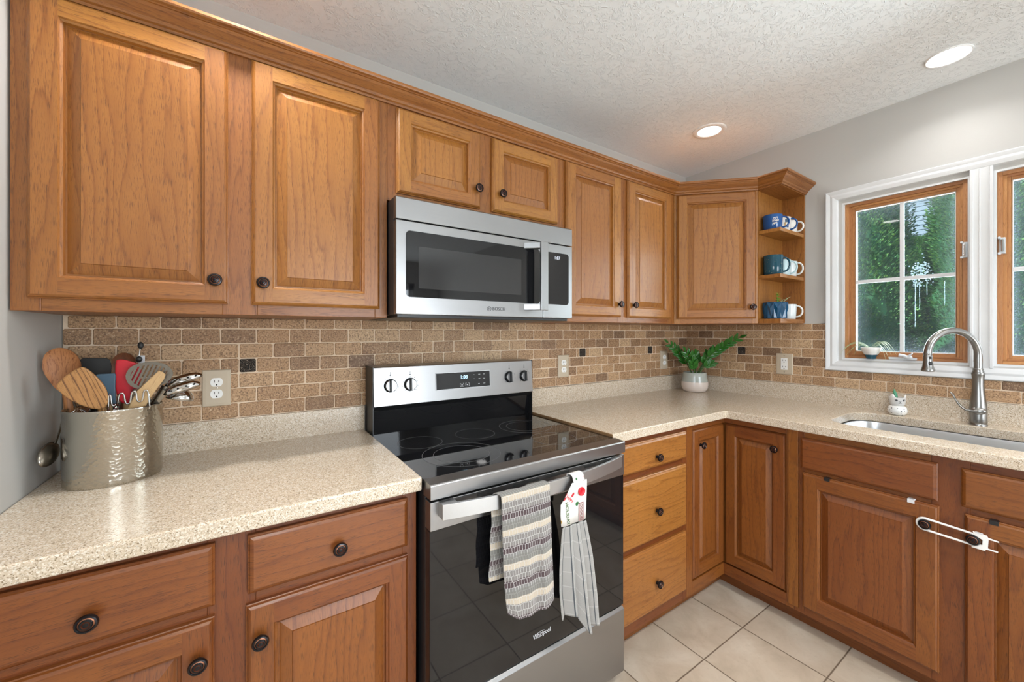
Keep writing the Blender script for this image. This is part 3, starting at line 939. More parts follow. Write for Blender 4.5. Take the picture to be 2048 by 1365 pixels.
def panel_door(fr, u0, u1, v0, v1, w, parent, kn=None, st=0.050, rt=None, wm='wood', name='door', pin=0.030):
    rt = rt or st
    mb = MB()
    bl, br, bb, bt, bp_, be = board(), board(), board(), board(), board(), board()
    def rect(i, j, d):
        return [fr(u0 + i, v0 + j, w + d), fr(u1 - i, v0 + j, w + d), fr(u1 - i, v1 - j, w + d), fr(u0 + i, v1 - j, w + d)]
    def ring(a, b, bs):
        A, B = rect(*a), rect(*b)
        for k in range(4):
            l = (k + 1) % 4
            mb.face([A[k], A[l], B[l], B[k]], 0, fr.U if k in (0, 2) else fr.V, bs[k])
    fb = [bb, br, bt, bl]
    mb.face(list(reversed(rect(0, 0, 0))), 0, fr.V, bl)
    ring((0, 0, 0), (0, 0, 0.009), fb)
    ring((0, 0, 0.009), (0.002, 0.002, 0.0105), fb)
    ring((0.002, 0.002, 0.0105), (0.004, 0.004, 0.0150), fb)
    ring((0.004, 0.004, 0.0150), (0.008, 0.008, 0.0185), fb)
    e = 0.008; h = 0.0190
    ring((e, e, 0.0185), (e + 0.001, e + 0.001, h), fb)
    e += 0.001
    P = lambda a, c: fr(a, c, w + h)
    mb.face([P(u0 + e, v0 + e), P(u0 + st, v0 + e), P(u0 + st, v0 + rt), P(u0 + st, v1 - rt), P(u0 + st, v1 - e), P(u0 + e, v1 - e)], 0, fr.V, bl)
    mb.face([P(u1 - st, v0 + e), P(u1 - e, v0 + e), P(u1 - e, v1 - e), P(u1 - st, v1 - e), P(u1 - st, v1 - rt), P(u1 - st, v0 + rt)], 0, fr.V, br)
    mb.face([P(u0 + st, v0 + e), P(u1 - st, v0 + e), P(u1 - st, v0 + rt), P(u0 + st, v0 + rt)], 0, fr.U, bb)
    mb.face([P(u0 + st, v1 - rt), P(u1 - st, v1 - rt), P(u1 - st, v1 - e), P(u0 + st, v1 - e)], 0, fr.U, bt)
    ring((st, rt, h), (st + 0.0025, rt + 0.0025, 0.0150), fb)
    ring((st + 0.0025, rt + 0.0025, 0.0150), (st + 0.007, rt + 0.007, 0.0125), fb)
    ring((st + 0.007, rt + 0.007, 0.0125), (st + 0.0085, rt + 0.0085, 0.0040), fb)
    pb = [bp_] * 4
    ring((st + 0.0085, rt + 0.0085, 0.0040), (st + 0.0115, rt + 0.0115, 0.0040), pb)
    # raised field: the bevels run with the panel's own vertical grain
    def pring(a, b):
        A, B = rect(*a), rect(*b)
        for k in range(4):
            l = (k + 1) % 4
            mb.face([A[k], A[l], B[l], B[k]], 0, fr.V, bp_)
    pring((st + 0.0115, rt + 0.0115, 0.0040), (st + pin + 0.006, rt + pin + 0.006, 0.0150))
    pring((st + pin + 0.006, rt + pin + 0.006, 0.0150), (st + pin + 0.0070, rt + pin + 0.0070, 0.0175))
    mb.face(rect(st + pin + 0.0070, rt + pin + 0.0070, 0.0175), 0, fr.V, bp_)
    o = mb.build(name, wm, parent, recalc=True)
    if kn:
        knob(fr, kn[0], kn[1], w + 0.019, o)
    return o

def drawer_front(fr, u0, u1, v0, v1, w, parent, kn=None, wm='wood_base', name='drawer', lip=False):
    mb = MB(); b = board()
    def rect(i, d):
        return [fr(u0 + i, v0 + i, w + d), fr(u1 - i, v0 + i, w + d), fr(u1 - i, v1 - i, w + d), fr(u0 + i, v1 - i, w + d)]
    mb.face(list(reversed(rect(0, 0))), 0, fr.U, b)
    prof = [(0, 0), (0, 0.010), (0.003, 0.0125), (0.0045, 0.0150), (0.009, 0.0180), (0.011, 0.0190)]
    for (i, d), (j, e) in zip(prof[:-1], prof[1:]):
        A, B = rect(i, d), rect(j, e)
        for k in range(4):
            l = (k + 1) % 4
            mb.face([A[k], A[l], B[l], B[k]], 0, fr.U, b)
    mb.face(rect(0.011, 0.0190), 0, fr.U, b)
    o = mb.build(name, wm, parent)
    if kn:
        knob(fr, kn[0], kn[1], w + 0.019, o)
    return o

def carcass(fr, u0, u1, v0, v1, wf, wb, stiles, rails, parent, wm='wood', name='body'):
    """box behind a face frame; stiles = [(u0,u1)], rails = [(u0,u1,v0,v1)]; wf = frame face, wb = wall"""
    mb = MB()
    b = board(random.uniform(0.0, 0.3))
    mb.fbox(fr, u0, u1, v0, v1, wb, wf - 0.019, 0, 'v', b)
    for a, c in stiles:
        mb.fbox(fr, a, c, v0, v1, wf - 0.019, wf, 0, 'v', board(random.uniform(0.0, 0.3)))
    for a, c, d, e in rails:
        mb.fbox(fr, a, c, d, e, wf - 0.019, wf - 0.0003, 0, 'u', board(random.uniform(0.0, 0.3)))
    return mb.build(name, wm, parent, bevel=0.0012, weld=False)

# ------------------------------------------------------------------ wall cabinets
UB, UT = 1.352, 2.114
F = FB(0)
YF = 0.314
DZ0, DZ1 = 1.381, 2.076
c = thing('wall_cabinet', (0.42, 0, UB), 'tall honey oak wall cabinet left of the microwave, with two wide doors', 'cabinet', 'honey oak wall cabinets')
carcass(F, 0.003, 0.836, UB, UT, YF, 0.0, [(0.003, 0.050), (0.385, 0.466), (0.796, 0.836)], [(0.05, 0.385, UB, UB + 0.040), (0.466, 0.796, UB, UB + 0.040), (0.05, 0.385, 2.05, UT), (0.466, 0.796, 2.05, UT)], c)
panel_door(F, 0.030, 0.398, DZ0, DZ1, YF, c, (0.370, 1.443), st=0.0505, rt=0.047)
panel_door(F, 0.452, 0.809, DZ0, DZ1, YF, c, (0.479, 1.443), st=0.0505, rt=0.047)
c = thing('wall_cabinet', (1.22, 0, 1.75), 'short honey oak wall cabinet directly above the microwave', 'cabinet', 'honey oak wall cabinets')
carcass(F, 0.836, 1.606, 1.752, UT, YF, 0.0, [(0.836, 0.872), (1.182, 1.256), (1.572, 1.606)], [(0.872, 1.182, 1.752, 1.79), (1.256, 1.572, 1.752, 1.79), (0.872, 1.182, 2.05, UT), (1.256, 1.572, 2.05, UT)], c)
panel_door(F, 0.866, 1.192, 1.781, DZ1 - 0.003, YF, c, (1.175, 1.852), st=0.048, rt=0.046)
panel_door(F, 1.245, 1.583, 1.781, DZ1 - 0.003, YF, c, (1.283, 1.852), st=0.048, rt=0.046)
c = thing('wall_cabinet', (2.03, 0, UB), 'honey oak wall cabinet right of the microwave, with two narrow doors', 'cabinet', 'honey oak wall cabinets')
carcass(F, 1.606, 2.4545, UB, UT, YF, 0.0, [(1.606, 1.645), (1.982, 2.060), (2.395, 2.4545)], [(1.645, 1.982, UB, UB + 0.040), (2.06, 2.395, UB, UB + 0.040), (1.645, 1.982, 2.05, UT), (2.06, 2.395, 2.05, UT)], c)
panel_door(F, 1.632, 1.996, DZ0 - 0.002, DZ1, YF, c, (1.975, 1.442), st=0.052, rt=0.047)
panel_door(F, 2.047, 2.410, DZ0 - 0.002, DZ1, YF, c, (2.083, 1.442), st=0.052, rt=0.047)
# diagonal corner cabinet
c = thing('corner_wall_cabinet', (2.75, -0.3, UB), 'honey oak corner wall cabinet set diagonally, above the potted plant', 'cabinet')
s2 = math.sqrt(0.5)
L = 0.305 / s2
FD = Frame((2.4553, -0.3143, 0), (s2, -s2, 0), (0, 0, 1), (-s2, -s2, 0))
mb = MB(); b = board()
mb.prism([(2.4553, -0.002, UB), (XR - 0.002, -0.002, UB), (XR - 0.002, -0.6085, UB), (2.773, -0.6085, UB), (2.4683, -0.3043, UB)], (0, 0, UT - UB), 0, (0, 0, 1), b)
for a, d in [(0.0, 0.034), (L - 0.030, L)]:
    mb.fbox(FD, a, d, UB, UT, -0.019, 0, 0, 'v', board())
mb.fbox(FD, 0.034, L - 0.030, UB, UB + 0.04, -0.019, -0.0003, 0, 'u', board())
mb.fbox(FD, 0.034, L - 0.030, 2.05, UT, -0.019, -0.0003, 0, 'u', board())
mb.build('body', 'wood', c, bevel=0.0012, weld=False)
panel_door(FD, 0.014, L - 0.014, DZ0 - 0.002, DZ1 - 0.001, 0.0, c, (L - 0.036, 1.441), st=0.050, rt=0.047)
# open end shelves
c = thing('open_shelf_unit', (2.91, -0.67, UB), 'open honey oak end shelf of mugs between the corner cabinet and the window', 'shelf')
FX = 2.762
mb = MB(); mb.box(XR - 0.014, XR - 0.001, -0.730, -0.612, UB + 0.004, UT, 0, (0, 0, 1), board()); mb.build('back_panel', 'wood', c)
mb = MB(); mb.box(FX - 0.001, XR - 0.014, -0.6215, -0.6095, UB + 0.004, UT, 0, (0, 0, 1), board()); mb.build('side_panel', 'wood', c)
for z0, z1 in [(UB, UB + 0.024), (1.594, 1.613), (1.837, 1.856)]:
    mb = MB(); mb.box(FX, XR - 0.014, -0.728, -0.6215, z0, z1, 0, (1, 0, 0), board()); mb.build('shelf_board', 'wood', c, bevel=0.0015)
mb = MB(); mb.box(FX, XR - 0.014, -0.730, -0.6215, 2.075, UT, 0, (1, 0, 0), board()); mb.build('top_board', 'wood', c)
# crown moulding along all of them
path = [Vector(p) for p in [(0.001, -YF), (2.4553, -YF), (2.7600, -0.6190), (2.7600, -0.7300), (XR - 0.001, -0.7300)]]
prof = [(0.0005, 2.079), (0.007, 2.079), (0.008, 2.086), (0.013, 2.089), (0.0155, 2.093), (0.016, 2.097), (0.024, 2.103), (0.035, 2.112), (0.0405, 2.118), (0.044, 2.1185), (0.044, 2.1225), (0.050, 2.125), (0.052, 2.129), (0.052, 2.136), (0.0005, 2.136)]
def offs(i, d):
    ns = []
    for a, b_ in ((i - 1, i), (i, i + 1)):
        if a < 0 or b_ >= len(path): continue
        t = (path[b_] - path[a]).normalized(); ns.append(Vector((t.y, -t.x)))
    if len(ns) == 1: return path[i] + ns[0] * d
    m = (ns[0] + ns[1]).normalized()
    return path[i] + m * (d / m.dot(ns[0]))
cm = MB()
for s in range(len(path) - 1):
    b = board(0.2); g = (path[s + 1] - path[s]); g = (g.x, g.y, 0)
    for (d0, z0), (d1, z1) in zip(prof, prof[1:] + prof[:1]):
        A0, A1, B0, B1 = offs(s, d0), offs(s, d1), offs(s + 1, d0), offs(s + 1, d1)
        cm.face([(A0.x, A0.y, z0), (B0.x, B0.y, z0), (B1.x, B1.y, z1), (A1.x, A1.y, z1)], 0, g, b)
o = cm.build('crown_moulding', 'wood', origin=(0, -YF, 2.079))
tag(o, 'oak crown moulding running along the tops of all the wall cabinets', 'moulding')

# ------------------------------------------------------------------ backsplash tiles
def tiles(name, fr, ulo, uhi, joint, acc, label, holes, zlo=1.0090, ztop=1.3515):
    root = thing(name, fr((ulo + uhi) / 2, zlo, 0), label, 'tiles', 'travertine backsplashes')
    mb = MB()
    if holes:
        h0, h1, y0, y1 = holes[0]
        mb.fbox(fr, ulo, h0, zlo, ztop, 0.0005, 0.0093); mb.fbox(fr, h0, h1, zlo, y0, 0.0005, 0.0093); mb.fbox(fr, h1, uhi, zlo, ztop, 0.0005, 0.0093)
    else:
        mb.fbox(fr, ulo, uhi, zlo, ztop, 0.0005, 0.0093)
    mb.build('grout_bed', 'grout', root)
    mb = MB(); am = []
    P, H, g = 0.1017, 0.0508, 0.0017
    rs = random.Random(len(name) + int(uhi * 10))
    def tile(target, a, c, z0, z1, tone):
        if c - a < 0.006: return
        j = lambda: rs.uniform(-0.0008, 0.0008)
        h = 0.0115 + rs.uniform(-0.0008, 0.0008); q = 0.003
        def rectp(i, w):
            # eight-cornered tumbled outline
            e = min(0.0035, (c - a) * 0.2) if i < 1e-6 else min(0.003, (c - a) * 0.2)
            x0, x1, y0, y1 = a + i, c - i, z0 + i, z1 - i
            return [(x0 + e, y0), (x1 - e, y0), (x1, y0 + e), (x1, y1 - e), (x1 - e, y1), (x0 + e, y1), (x0, y1 - e), (x0, y0 + e)], w
        jit = [(j(), j()) for _ in range(8)]
        rings = []
        for i, w in [(0.0, 0.004), (0.0, h - 0.002), (0.0022, h)]:
            pts, ww = rectp(i, w)
            rings.append([fr(p[0] + k[0], p[1] + k[1], ww) for p, k in zip(pts, jit)])
        target.grid(rings, 0, closed_u=True, smooth=False, b=(0, 0, tone))
        target.face(rings[-1], 0, None, (0, 0, tone))
    for r in range(8):
        z0 = 1.010 + r * H + g; z1 = 1.010 + (r + 1) * H - g
        z1 = min(z1, ztop)
        if z1 - z0 < 0.01: continue
        j0 = joint + (0 if r % 2 == 1 else P / 2)
        k = math.floor((ulo - j0) / P)
        u = j0 + k * P
        while u < uhi:
            a, c = max(u + g, ulo + 0.001), min(u + P - g, uhi - 0.001)
            hit = [q for q in acc if r == 3 and u - 0.004 <= q < u + P - 0.02]
            tone = min(1, max(0, rs.gauss(0.52, 0.24)))
            if hit:
                q = hit[0]
                if q - g - a > 0.012: tile(mb, a, q - g, z0, z1, tone)
                t2 = MB(); tile(t2, q + g, q + 0.0508 - g, z0, z1, 0.5); am.append(t2)
                if c - (q + 0.0508 + g) > 0.012: tile(mb, q + 0.0508 + g, c, z0, z1, tone)
            else:
                ok = True
                for (h0, h1, y0, y1) in holes:
                    if a > h0 - 0.002 and c < h1 + 0.002 and z0 > y0 and z1 < y1: ok = False
                zz1 = z1
                for (h0, h1, y0, y1) in holes:
                    if y1 > 1.3 and c > h0 and a < h1 and zz1 > y0: zz1 = y0 - 0.001
                for (h0, h1, y0, y1) in holes:
                    if z0 >= y0 - 0.012 and a < h0 < c: c = h0 - 0.001; zz1 = z1
                    if z0 >= y0 - 0.012 and a < h1 < c: a = h1 + 0.001; zz1 = z1
                if ok and zz1 - z0 > 0.008: tile(mb, a, c, z0, zz1, tone)
            u += P
    mb.build('stone_tile', 'travertine', root, weld=False)
    for t2 in am:
        t2.build('accent_tile', 'accent', root)['label'] = 'small dark embossed square tile'
    return root
tiles('tile_backsplash', FB(0), 0.002, XR - 0.002, 0.468, [0.418, 2.013, 2.624], 'travertine brick backsplash along the long wall behind the stove', [])
tiles('tile_backsplash', FR(XR), 0.012, 2.4, 0.1035 + 0.002, [0.364], 'travertine brick backsplash on the window wall behind the sink', [(0.828, 1.93, 1.100, 2.0)])

# ------------------------------------------------------------------ outlets
def outlet(fr, u, v, w, label, kind='duplex', pw=0.078, ph=0.122):
    t = thing('outlet', fr(u, v, w), label, 'outlet', 'wall outlets')
    mb = MB()
    a = 0.0045
    rows = [[fr(u + sx * (pw / 2 - i), v + sy * (ph / 2 - i), w + d) for sx, sy in ((-1, -1), (1, -1), (1, 1), (-1, 1))] for i, d in [(0, 0), (0, 0.003), (0.0025, 0.0055), (0.010, 0.0062)]]
    mb.grid(rows, 0, closed_u=True, smooth=False); mb.face(rows[-1])
    mb.build('cover_plate', 'beige_plate', t)
    w2 = w + 0.0062
    if kind == 'duplex':
        for s in (-1, 1):
            mb = MB(); vv = v + s * 0.0195
            pts = []
            for k in range(28):
                an = 2 * PI * k / 28
                x = 0.0172 * math.cos(an); y = max(-0.0142, min(0.0142, 0.0172 * math.sin(an)))
                pts.append((x, y))
            mb.prism([fr(u + x, vv + y, w2 - 0.001) for x, y in pts], fr.N * 0.0028, 0)
            for dx, hh in ((-0.0062, 0.0042), (0.0062, 0.0034)):
                mb.fbox(fr, u + dx - 0.0011, u + dx + 0.0011, vv + 0.0035 - hh, vv + 0.0035 + hh, w2 + 0.0012, w2 + 0.0021, 1)
            mb.lathe(fr(u, vv - 0.0085, w2 + 0.0012), fr.N, [(0.0026, 0), (0.0026, 0.0009)], 12, 1)
            mb.build('socket', ['white_plastic', 'slot_dark'], t)
    else:
        mb = MB()
        mb.fbox(fr, u - 0.0165, u + 0.0165, v - 0.0335, v + 0.0335, w2 - 0.001, w2 + 0.0018, 0)
        for s in (-1, 1):
            vv = v + s * 0.019
            for dx, hh in ((-0.0062, 0.0042), (0.0062, 0.0034)):
                mb.fbox(fr, u + dx - 0.0011, u + dx + 0.0011, vv + 0.003 - hh, vv + 0.003 + hh, w2 + 0.001, w2 + 0.0022, 1)
            mb.lathe(fr(u, vv - 0.0085, w2 + 0.001), fr.N, [(0.0026, 0), (0.0026, 0.0012)], 12, 1)
        mb.fbox(fr, u - 0.009, u - 0.001, v - 0.003, v + 0.003, w2 + 0.001, w2 + 0.0026, 0)
        mb.fbox(fr, u + 0.001, u + 0.009, v - 0.003, v + 0.003, w2 + 0.001, w2 + 0.0026, 0)
        mb.build('socket', ['white_plastic', 'slot_dark'], t)
    mb = MB(); mb.lathe(fr(u, v + (0 if kind == 'duplex' else 0.047), w2 - 0.0005), fr.N, [(0.0032, 0), (0.0028, 0.001), (0, 0.0014)], 12)
    mb.build('screw', 'chrome', t)
    if kind != 'duplex':
        mb = MB(); mb.lathe(fr(u, v - 0.047, w2 - 0.0005), fr.N, [(0.0032, 0), (0.0028, 0.001), (0, 0.0014)], 12); mb.build('screw', 'chrome', t)
    return t
outlet(FB(0), 0.356, 1.1165, 0.0118, 'beige outlet plate left of the stove, beside the utensil crock')
outlet(FB(0), 1.890, 1.1170, 0.0118, 'beige outlet plate on the tiles just right of the stove')
outlet(FB(0), 2.790, 1.1170, 0.0118, 'outlet near the corner beside the tall potted plant')
outlet(FR(XR), 0.632, 1.1190, 0.0118, 'outlet with a square rocker face on the window wall', 'gfci', 0.085, 0.122)

# ------------------------------------------------------------------ base cabinets
ZB, ZCB = 0.10, 0.8765
YB = 0.611
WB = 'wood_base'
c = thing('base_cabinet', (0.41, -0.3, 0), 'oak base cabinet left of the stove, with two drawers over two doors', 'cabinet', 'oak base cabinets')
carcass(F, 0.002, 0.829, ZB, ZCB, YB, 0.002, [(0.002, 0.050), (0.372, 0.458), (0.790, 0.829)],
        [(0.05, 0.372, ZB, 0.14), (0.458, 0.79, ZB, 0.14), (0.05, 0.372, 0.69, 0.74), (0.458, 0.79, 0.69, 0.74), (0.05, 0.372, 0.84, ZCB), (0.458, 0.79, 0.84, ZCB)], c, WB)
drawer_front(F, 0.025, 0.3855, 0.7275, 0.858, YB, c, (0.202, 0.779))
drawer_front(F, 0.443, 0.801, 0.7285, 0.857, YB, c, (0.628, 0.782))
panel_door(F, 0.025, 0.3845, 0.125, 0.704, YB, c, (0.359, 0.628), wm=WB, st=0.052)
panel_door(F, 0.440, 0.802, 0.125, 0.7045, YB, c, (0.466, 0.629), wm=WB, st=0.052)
mb = MB(); mb.box(0.002, 0.829, -0.54, -0.52, 0.0, ZB, 0, (1, 0, 0), board()); mb.build('toe_kick', WB, c)

YR_ = 0.598
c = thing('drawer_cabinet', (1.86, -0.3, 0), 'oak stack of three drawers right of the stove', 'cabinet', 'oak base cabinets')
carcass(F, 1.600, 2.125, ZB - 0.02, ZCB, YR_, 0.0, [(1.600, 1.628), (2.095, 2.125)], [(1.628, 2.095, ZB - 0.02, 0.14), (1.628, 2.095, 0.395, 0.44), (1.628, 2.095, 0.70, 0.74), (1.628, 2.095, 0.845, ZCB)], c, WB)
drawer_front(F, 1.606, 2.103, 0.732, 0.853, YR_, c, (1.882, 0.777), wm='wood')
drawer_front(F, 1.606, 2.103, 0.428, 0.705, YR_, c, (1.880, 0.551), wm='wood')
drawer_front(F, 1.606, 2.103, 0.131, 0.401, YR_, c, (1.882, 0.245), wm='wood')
mb = MB(); mb.box(1.600, 2.125, -0.54, -0.52, 0.0, ZB - 0.02, 0, (1, 0, 0), board()); mb.build('toe_kick', WB, c)

c = thing('corner_base_cabinet', (2.7, -0.3, 0), 'oak inside-corner base cabinet with two doors meeting at a right angle', 'cabinet', 'oak base cabinets')
XF = 2.4505
mb = MB(); b = board()
mb.prism([(2.1255, -0.001, 0.08), (XR - 0.001, -0.001, 0.08), (XR - 0.001, -0.905, 0.08), (2.4695, -0.905, 0.08), (2.4695, -0.579, 0.08), (2.1255, -0.579, 0.08)], (0, 0, ZCB - 0.08), 0, (0, 0, 1), b)
G = FR(0)
xr = -XF
def fr_right(u0, u1, v0, v1, g='v'):
    mb.fbox(G, u0, u1, v0, v1, xr - 0.019, xr, 0, g, board())
mb.box(2.1255, 2.172, -0.598, -0.579, 0.08, ZCB, 0, (0, 0, 1), board())
mb.box(2.172, XF, -0.598, -0.579, 0.847, ZCB, 0, (1, 0, 0), board()); mb.box(2.172, XF, -0.598, -0.579, 0.08, 0.137, 0, (1, 0, 0), board())
fr_right(0.876, 0.905, 0.08, ZCB); fr_right(0.579, 0.876, 0.847, ZCB, 'u'); fr_right(0.579, 0.876, 0.08, 0.134, 'u')
mb.build('body', WB, c, bevel=0.001, weld=False)
panel_door(F, 2.177, 2.4495, 0.141, 0.8435, 0.581, c, (2.238, 0.767), wm=WB, st=0.052, rt=0.055, pin=0.024)
panel_door(Frame((0, 0, 0), (0, -1, 0), (0, 0, 1), (-1, 0, 0)), 0.601, 0.873, 0.138, 0.8435, -2.4675, c, (0.832, 0.771), wm=WB, st=0.050, rt=0.055, pin=0.026)
mb = MB(); mb.box(2.1255, 2.53, -0.54, -0.52, 0, 0.08, 0, (1, 0, 0), board()); mb.box(2.52, 2.54, -0.905, -0.52, 0, 0.08, 0, (0, 1, 0), board()); mb.build('toe_kick', WB, c)

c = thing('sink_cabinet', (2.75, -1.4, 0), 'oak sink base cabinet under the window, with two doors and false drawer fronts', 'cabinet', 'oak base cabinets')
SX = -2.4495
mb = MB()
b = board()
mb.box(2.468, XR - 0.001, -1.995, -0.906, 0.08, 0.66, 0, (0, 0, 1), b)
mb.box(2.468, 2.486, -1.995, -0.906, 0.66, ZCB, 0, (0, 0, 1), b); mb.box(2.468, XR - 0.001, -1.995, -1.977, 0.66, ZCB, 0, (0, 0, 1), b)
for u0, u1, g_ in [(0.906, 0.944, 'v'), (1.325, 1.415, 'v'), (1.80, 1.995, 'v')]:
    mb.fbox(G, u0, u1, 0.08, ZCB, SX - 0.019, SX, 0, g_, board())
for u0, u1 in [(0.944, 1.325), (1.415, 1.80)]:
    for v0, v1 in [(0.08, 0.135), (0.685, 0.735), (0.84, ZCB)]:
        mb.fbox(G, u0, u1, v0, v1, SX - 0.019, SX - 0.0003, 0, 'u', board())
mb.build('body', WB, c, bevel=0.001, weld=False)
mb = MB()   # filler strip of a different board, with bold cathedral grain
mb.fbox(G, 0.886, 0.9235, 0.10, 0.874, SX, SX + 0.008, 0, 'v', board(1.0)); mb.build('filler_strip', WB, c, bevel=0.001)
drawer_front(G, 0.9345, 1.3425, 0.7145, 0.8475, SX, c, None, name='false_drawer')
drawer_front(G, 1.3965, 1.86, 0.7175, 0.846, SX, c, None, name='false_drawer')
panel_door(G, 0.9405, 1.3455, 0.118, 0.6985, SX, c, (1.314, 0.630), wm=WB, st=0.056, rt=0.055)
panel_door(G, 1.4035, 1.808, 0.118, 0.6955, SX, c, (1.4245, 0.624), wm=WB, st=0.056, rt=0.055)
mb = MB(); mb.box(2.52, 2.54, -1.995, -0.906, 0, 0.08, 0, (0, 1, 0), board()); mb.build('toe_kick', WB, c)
# little clips hooked over the door tops
def clip(u, v, mat, label):
    mb = MB()
    w = SX + 0.019
    mb.fbox(G, u - 0.0095, u + 0.0095, v - 0.010, v + 0.0035, w, w + 0.0028); mb.fbox(G, u - 0.0095, u + 0.0095, v, v + 0.0035, w - 0.021, w + 0.0028)
    o = mb.build('door_clip', mat, origin=G(u, v, w), bevel=0.0007)
    tag(o, label, 'clip', 'small clips hooked over the sink cabinet doors')
clip(1.030, 0.6985, 'black', 'small black clip hooked over the left sink cabinet door')
clip(1.277, 0.6985, 'pale_print', 'small silver clip hooked over the left sink cabinet door')
clip(1.467, 0.6955, 'black', 'small black clip hooked over the right sink cabinet door')
# white sliding child lock looped round the two knobs
t = thing('child_safety_lock', G(1.37, 0.63, SX + 0.03), 'white plastic sliding child lock looped over two sink cabinet knobs', 'child lock')
w = SX + 0.019 + 0.008
a = Vector((1.314, 0.630)); b_ = Vector((1.4245, 0.624)); d = (b_ - a).normalized(); n = Vector((-d.y, d.x))
def PL(s, h): q = a + d * s + n * h; return G(q.x, q.y, w)
mb = MB()
pth = []
for k in range(13):
    an = PI / 2 + PI * k / 12
    pth.append(PL(0.0195 * math.cos(an), 0.0195 * math.sin(an)))
pth = [PL(0.163, 0.0165), PL(0.10, 0.0185), PL(0.03, 0.0195)] + pth + [PL(0.03, -0.0195), PL(0.10, -0.0185), PL(0.163, -0.0165)]
mb.tube(pth, [0.003, 0.0045, 0.0045] + [0.0055] * 13 + [0.0045, 0.0045, 0.003], 8, flat=0.8)
mb.build('loop', 'white_plastic', t)
mb = MB()
pts = [(0.108, -0.026), (0.136, -0.025), (0.142, -0.016), (0.142, 0.016), (0.138, 0.025), (0.108, 0.026), (0.112, 0.016), (0.130, 0.008), (0.130, -0.008), (0.112, -0.016)]
mb.prism([PL(s, h) - Vector((-0.004, 0, 0)) for s, h in pts], (-0.008, 0, 0))
mb.build('slider', 'white_plastic', t, bevel=0.001)
mb = MB(); mb.prism([PL(s, h) for s, h in [(0.114, 0.0252), (0.130, 0.0248), (0.130, 0.0285), (0.114, 0.0290)]], (-0.005, 0, 0)); mb.build('release_button', 'pale_print', t)

# ------------------------------------------------------------------ worktops
ZT = 0.914
c = thing('countertop', (0.4, -0.3, ZCB), 'speckled beige worktop left of the stove, under the utensil crock', 'countertop', 'speckled worktops')
mb = MB(); mb.box(0.001, 0.8335, -0.646, -0.001, ZCB, ZT); mb.build('slab', 'counter', c, bevel=0.005, seg=3)
mb = MB(); mb.box(0.001, 0.8335, -0.020, -0.001, ZT - 0.001, 1.0085); mb.build('upstand', 'counter', c, bevel=0.002)

XC = 2.4174; YC = -0.6255; YEND = -2.0
SK = dict(x0=2.545, x1=2.945, y0=-1.79, y1=-0.985, r=0.10)
def rrect(x0, x1, y0, y1, r, z, n=8):
    pts = []
    for cx, cy, a0 in [(x1 - r, y0 + r, -PI / 2), (x1 - r, y1 - r, 0), (x0 + r, y1 - r, PI / 2), (x0 + r, y0 + r, PI)]:
        for k in range(n + 1):
            an = a0 + PI / 2 * k / n
            pts.append(Vector((cx + r * math.cos(an), cy + r * math.sin(an), z)))
    return pts
c = thing('countertop', (2.6, -0.5, ZCB), 'L-shaped speckled worktop running from the stove round to the sink', 'countertop', 'speckled worktops')
outer = [(1.600, -0.001), (1.600, YC), (XC - 0.012, YC), (XC - 0.0035, YC - 0.0035), (XC, YC - 0.012), (XC, YEND), (XR - 0.001, YEND), (XR - 0.001, -0.001)]
bm = bmesh.new()
ov = [bm.verts.new((x, y, ZT)) for x, y in outer]
iv = [bm.verts.new(p) for p in rrect(SK['x0'], SK['x1'], SK['y0'], SK['y1'], SK['r'], ZT)]
ed = []
for L_ in (ov, iv):
    for i in range(len(L_)):
        ed.append(bm.edges.new((L_[i], L_[(i + 1) % len(L_)])))
bmesh.ops.triangle_fill(bm, use_beauty=True, use_dissolve=False, edges=ed)
ext = bmesh.ops.extrude_face_region(bm, geom=list(bm.faces))
bmesh.ops.translate(bm, verts=[v for v in ext['geom'] if isinstance(v, bmesh.types.BMVert)], vec=(0, 0, ZCB - ZT))
bmesh.ops.recalc_face_normals(bm, faces=bm.faces)
me = bpy.data.meshes.new('slab')
for v in bm.verts: v.co -= ORIG[c.name]
for f in bm.faces:
    if f.normal.x < -0.9 and abs(f.calc_center_median().x + ORIG[c.name].x - 1.600) < 1e-3: f.material_index = 1
bm.to_mesh(me); bm.free()
me.materials.append(M['counter']); me.materials.append(M['raw_board'])
o = bpy.data.objects.new('slab', me); COL.objects.link(o); o.parent = c; ORIG[o.name] = ORIG[c.name]
md = o.modifiers.new('bevel', 'BEVEL'); md.width = 0.004; md.segments = 3; md.limit_method = 'ANGLE'; md.angle_limit = math.radians(50)
mb = MB(); mb.box(1.600, XR - 0.001, -0.020, -0.001, ZT - 0.001, 1.0075); mb.box(XR - 0.021, XR - 0.001, YEND, -0.020, ZT - 0.001, 1.0075)
mb.build('upstand', 'counter', c, bevel=0.002)

# ------------------------------------------------------------------ sink and tap
t = thing('sink', (2.745, -1.39, 0.70), 'undermounted stainless steel sink bowl in the worktop under the window', 'sink')
mb = MB()
rows = []
for d, z, r in [(-0.022, 0.8745, 0.12), (0.004, 0.8745, 0.096), (0.006, 0.866, 0.094), (0.012, 0.74, 0.09), (0.020, 0.708, 0.085), (0.045, 0.692, 0.065), (0.075, 0.689, 0.05)]:
    rows.append(rrect(SK['x0'] + d, SK['x1'] - d, SK['y0'] + d, SK['y1'] - d, r, z))
mb.grid(rows, 0, closed_u=True)
mb.face(rows[-1], 0, smooth=True)
mb.build('basin', 'steel_y', t, solid=0.0015, sharp=60)
mb = MB(); mb.lathe((2.76, -1.39, 0.6895), (0, 0, 1), [(0.045, 0), (0.043, 0.003), (0.036, 0.0015), (0.03, 0.0), (0.0, -0.001)], 28); mb.build('drain', 'chrome', t)

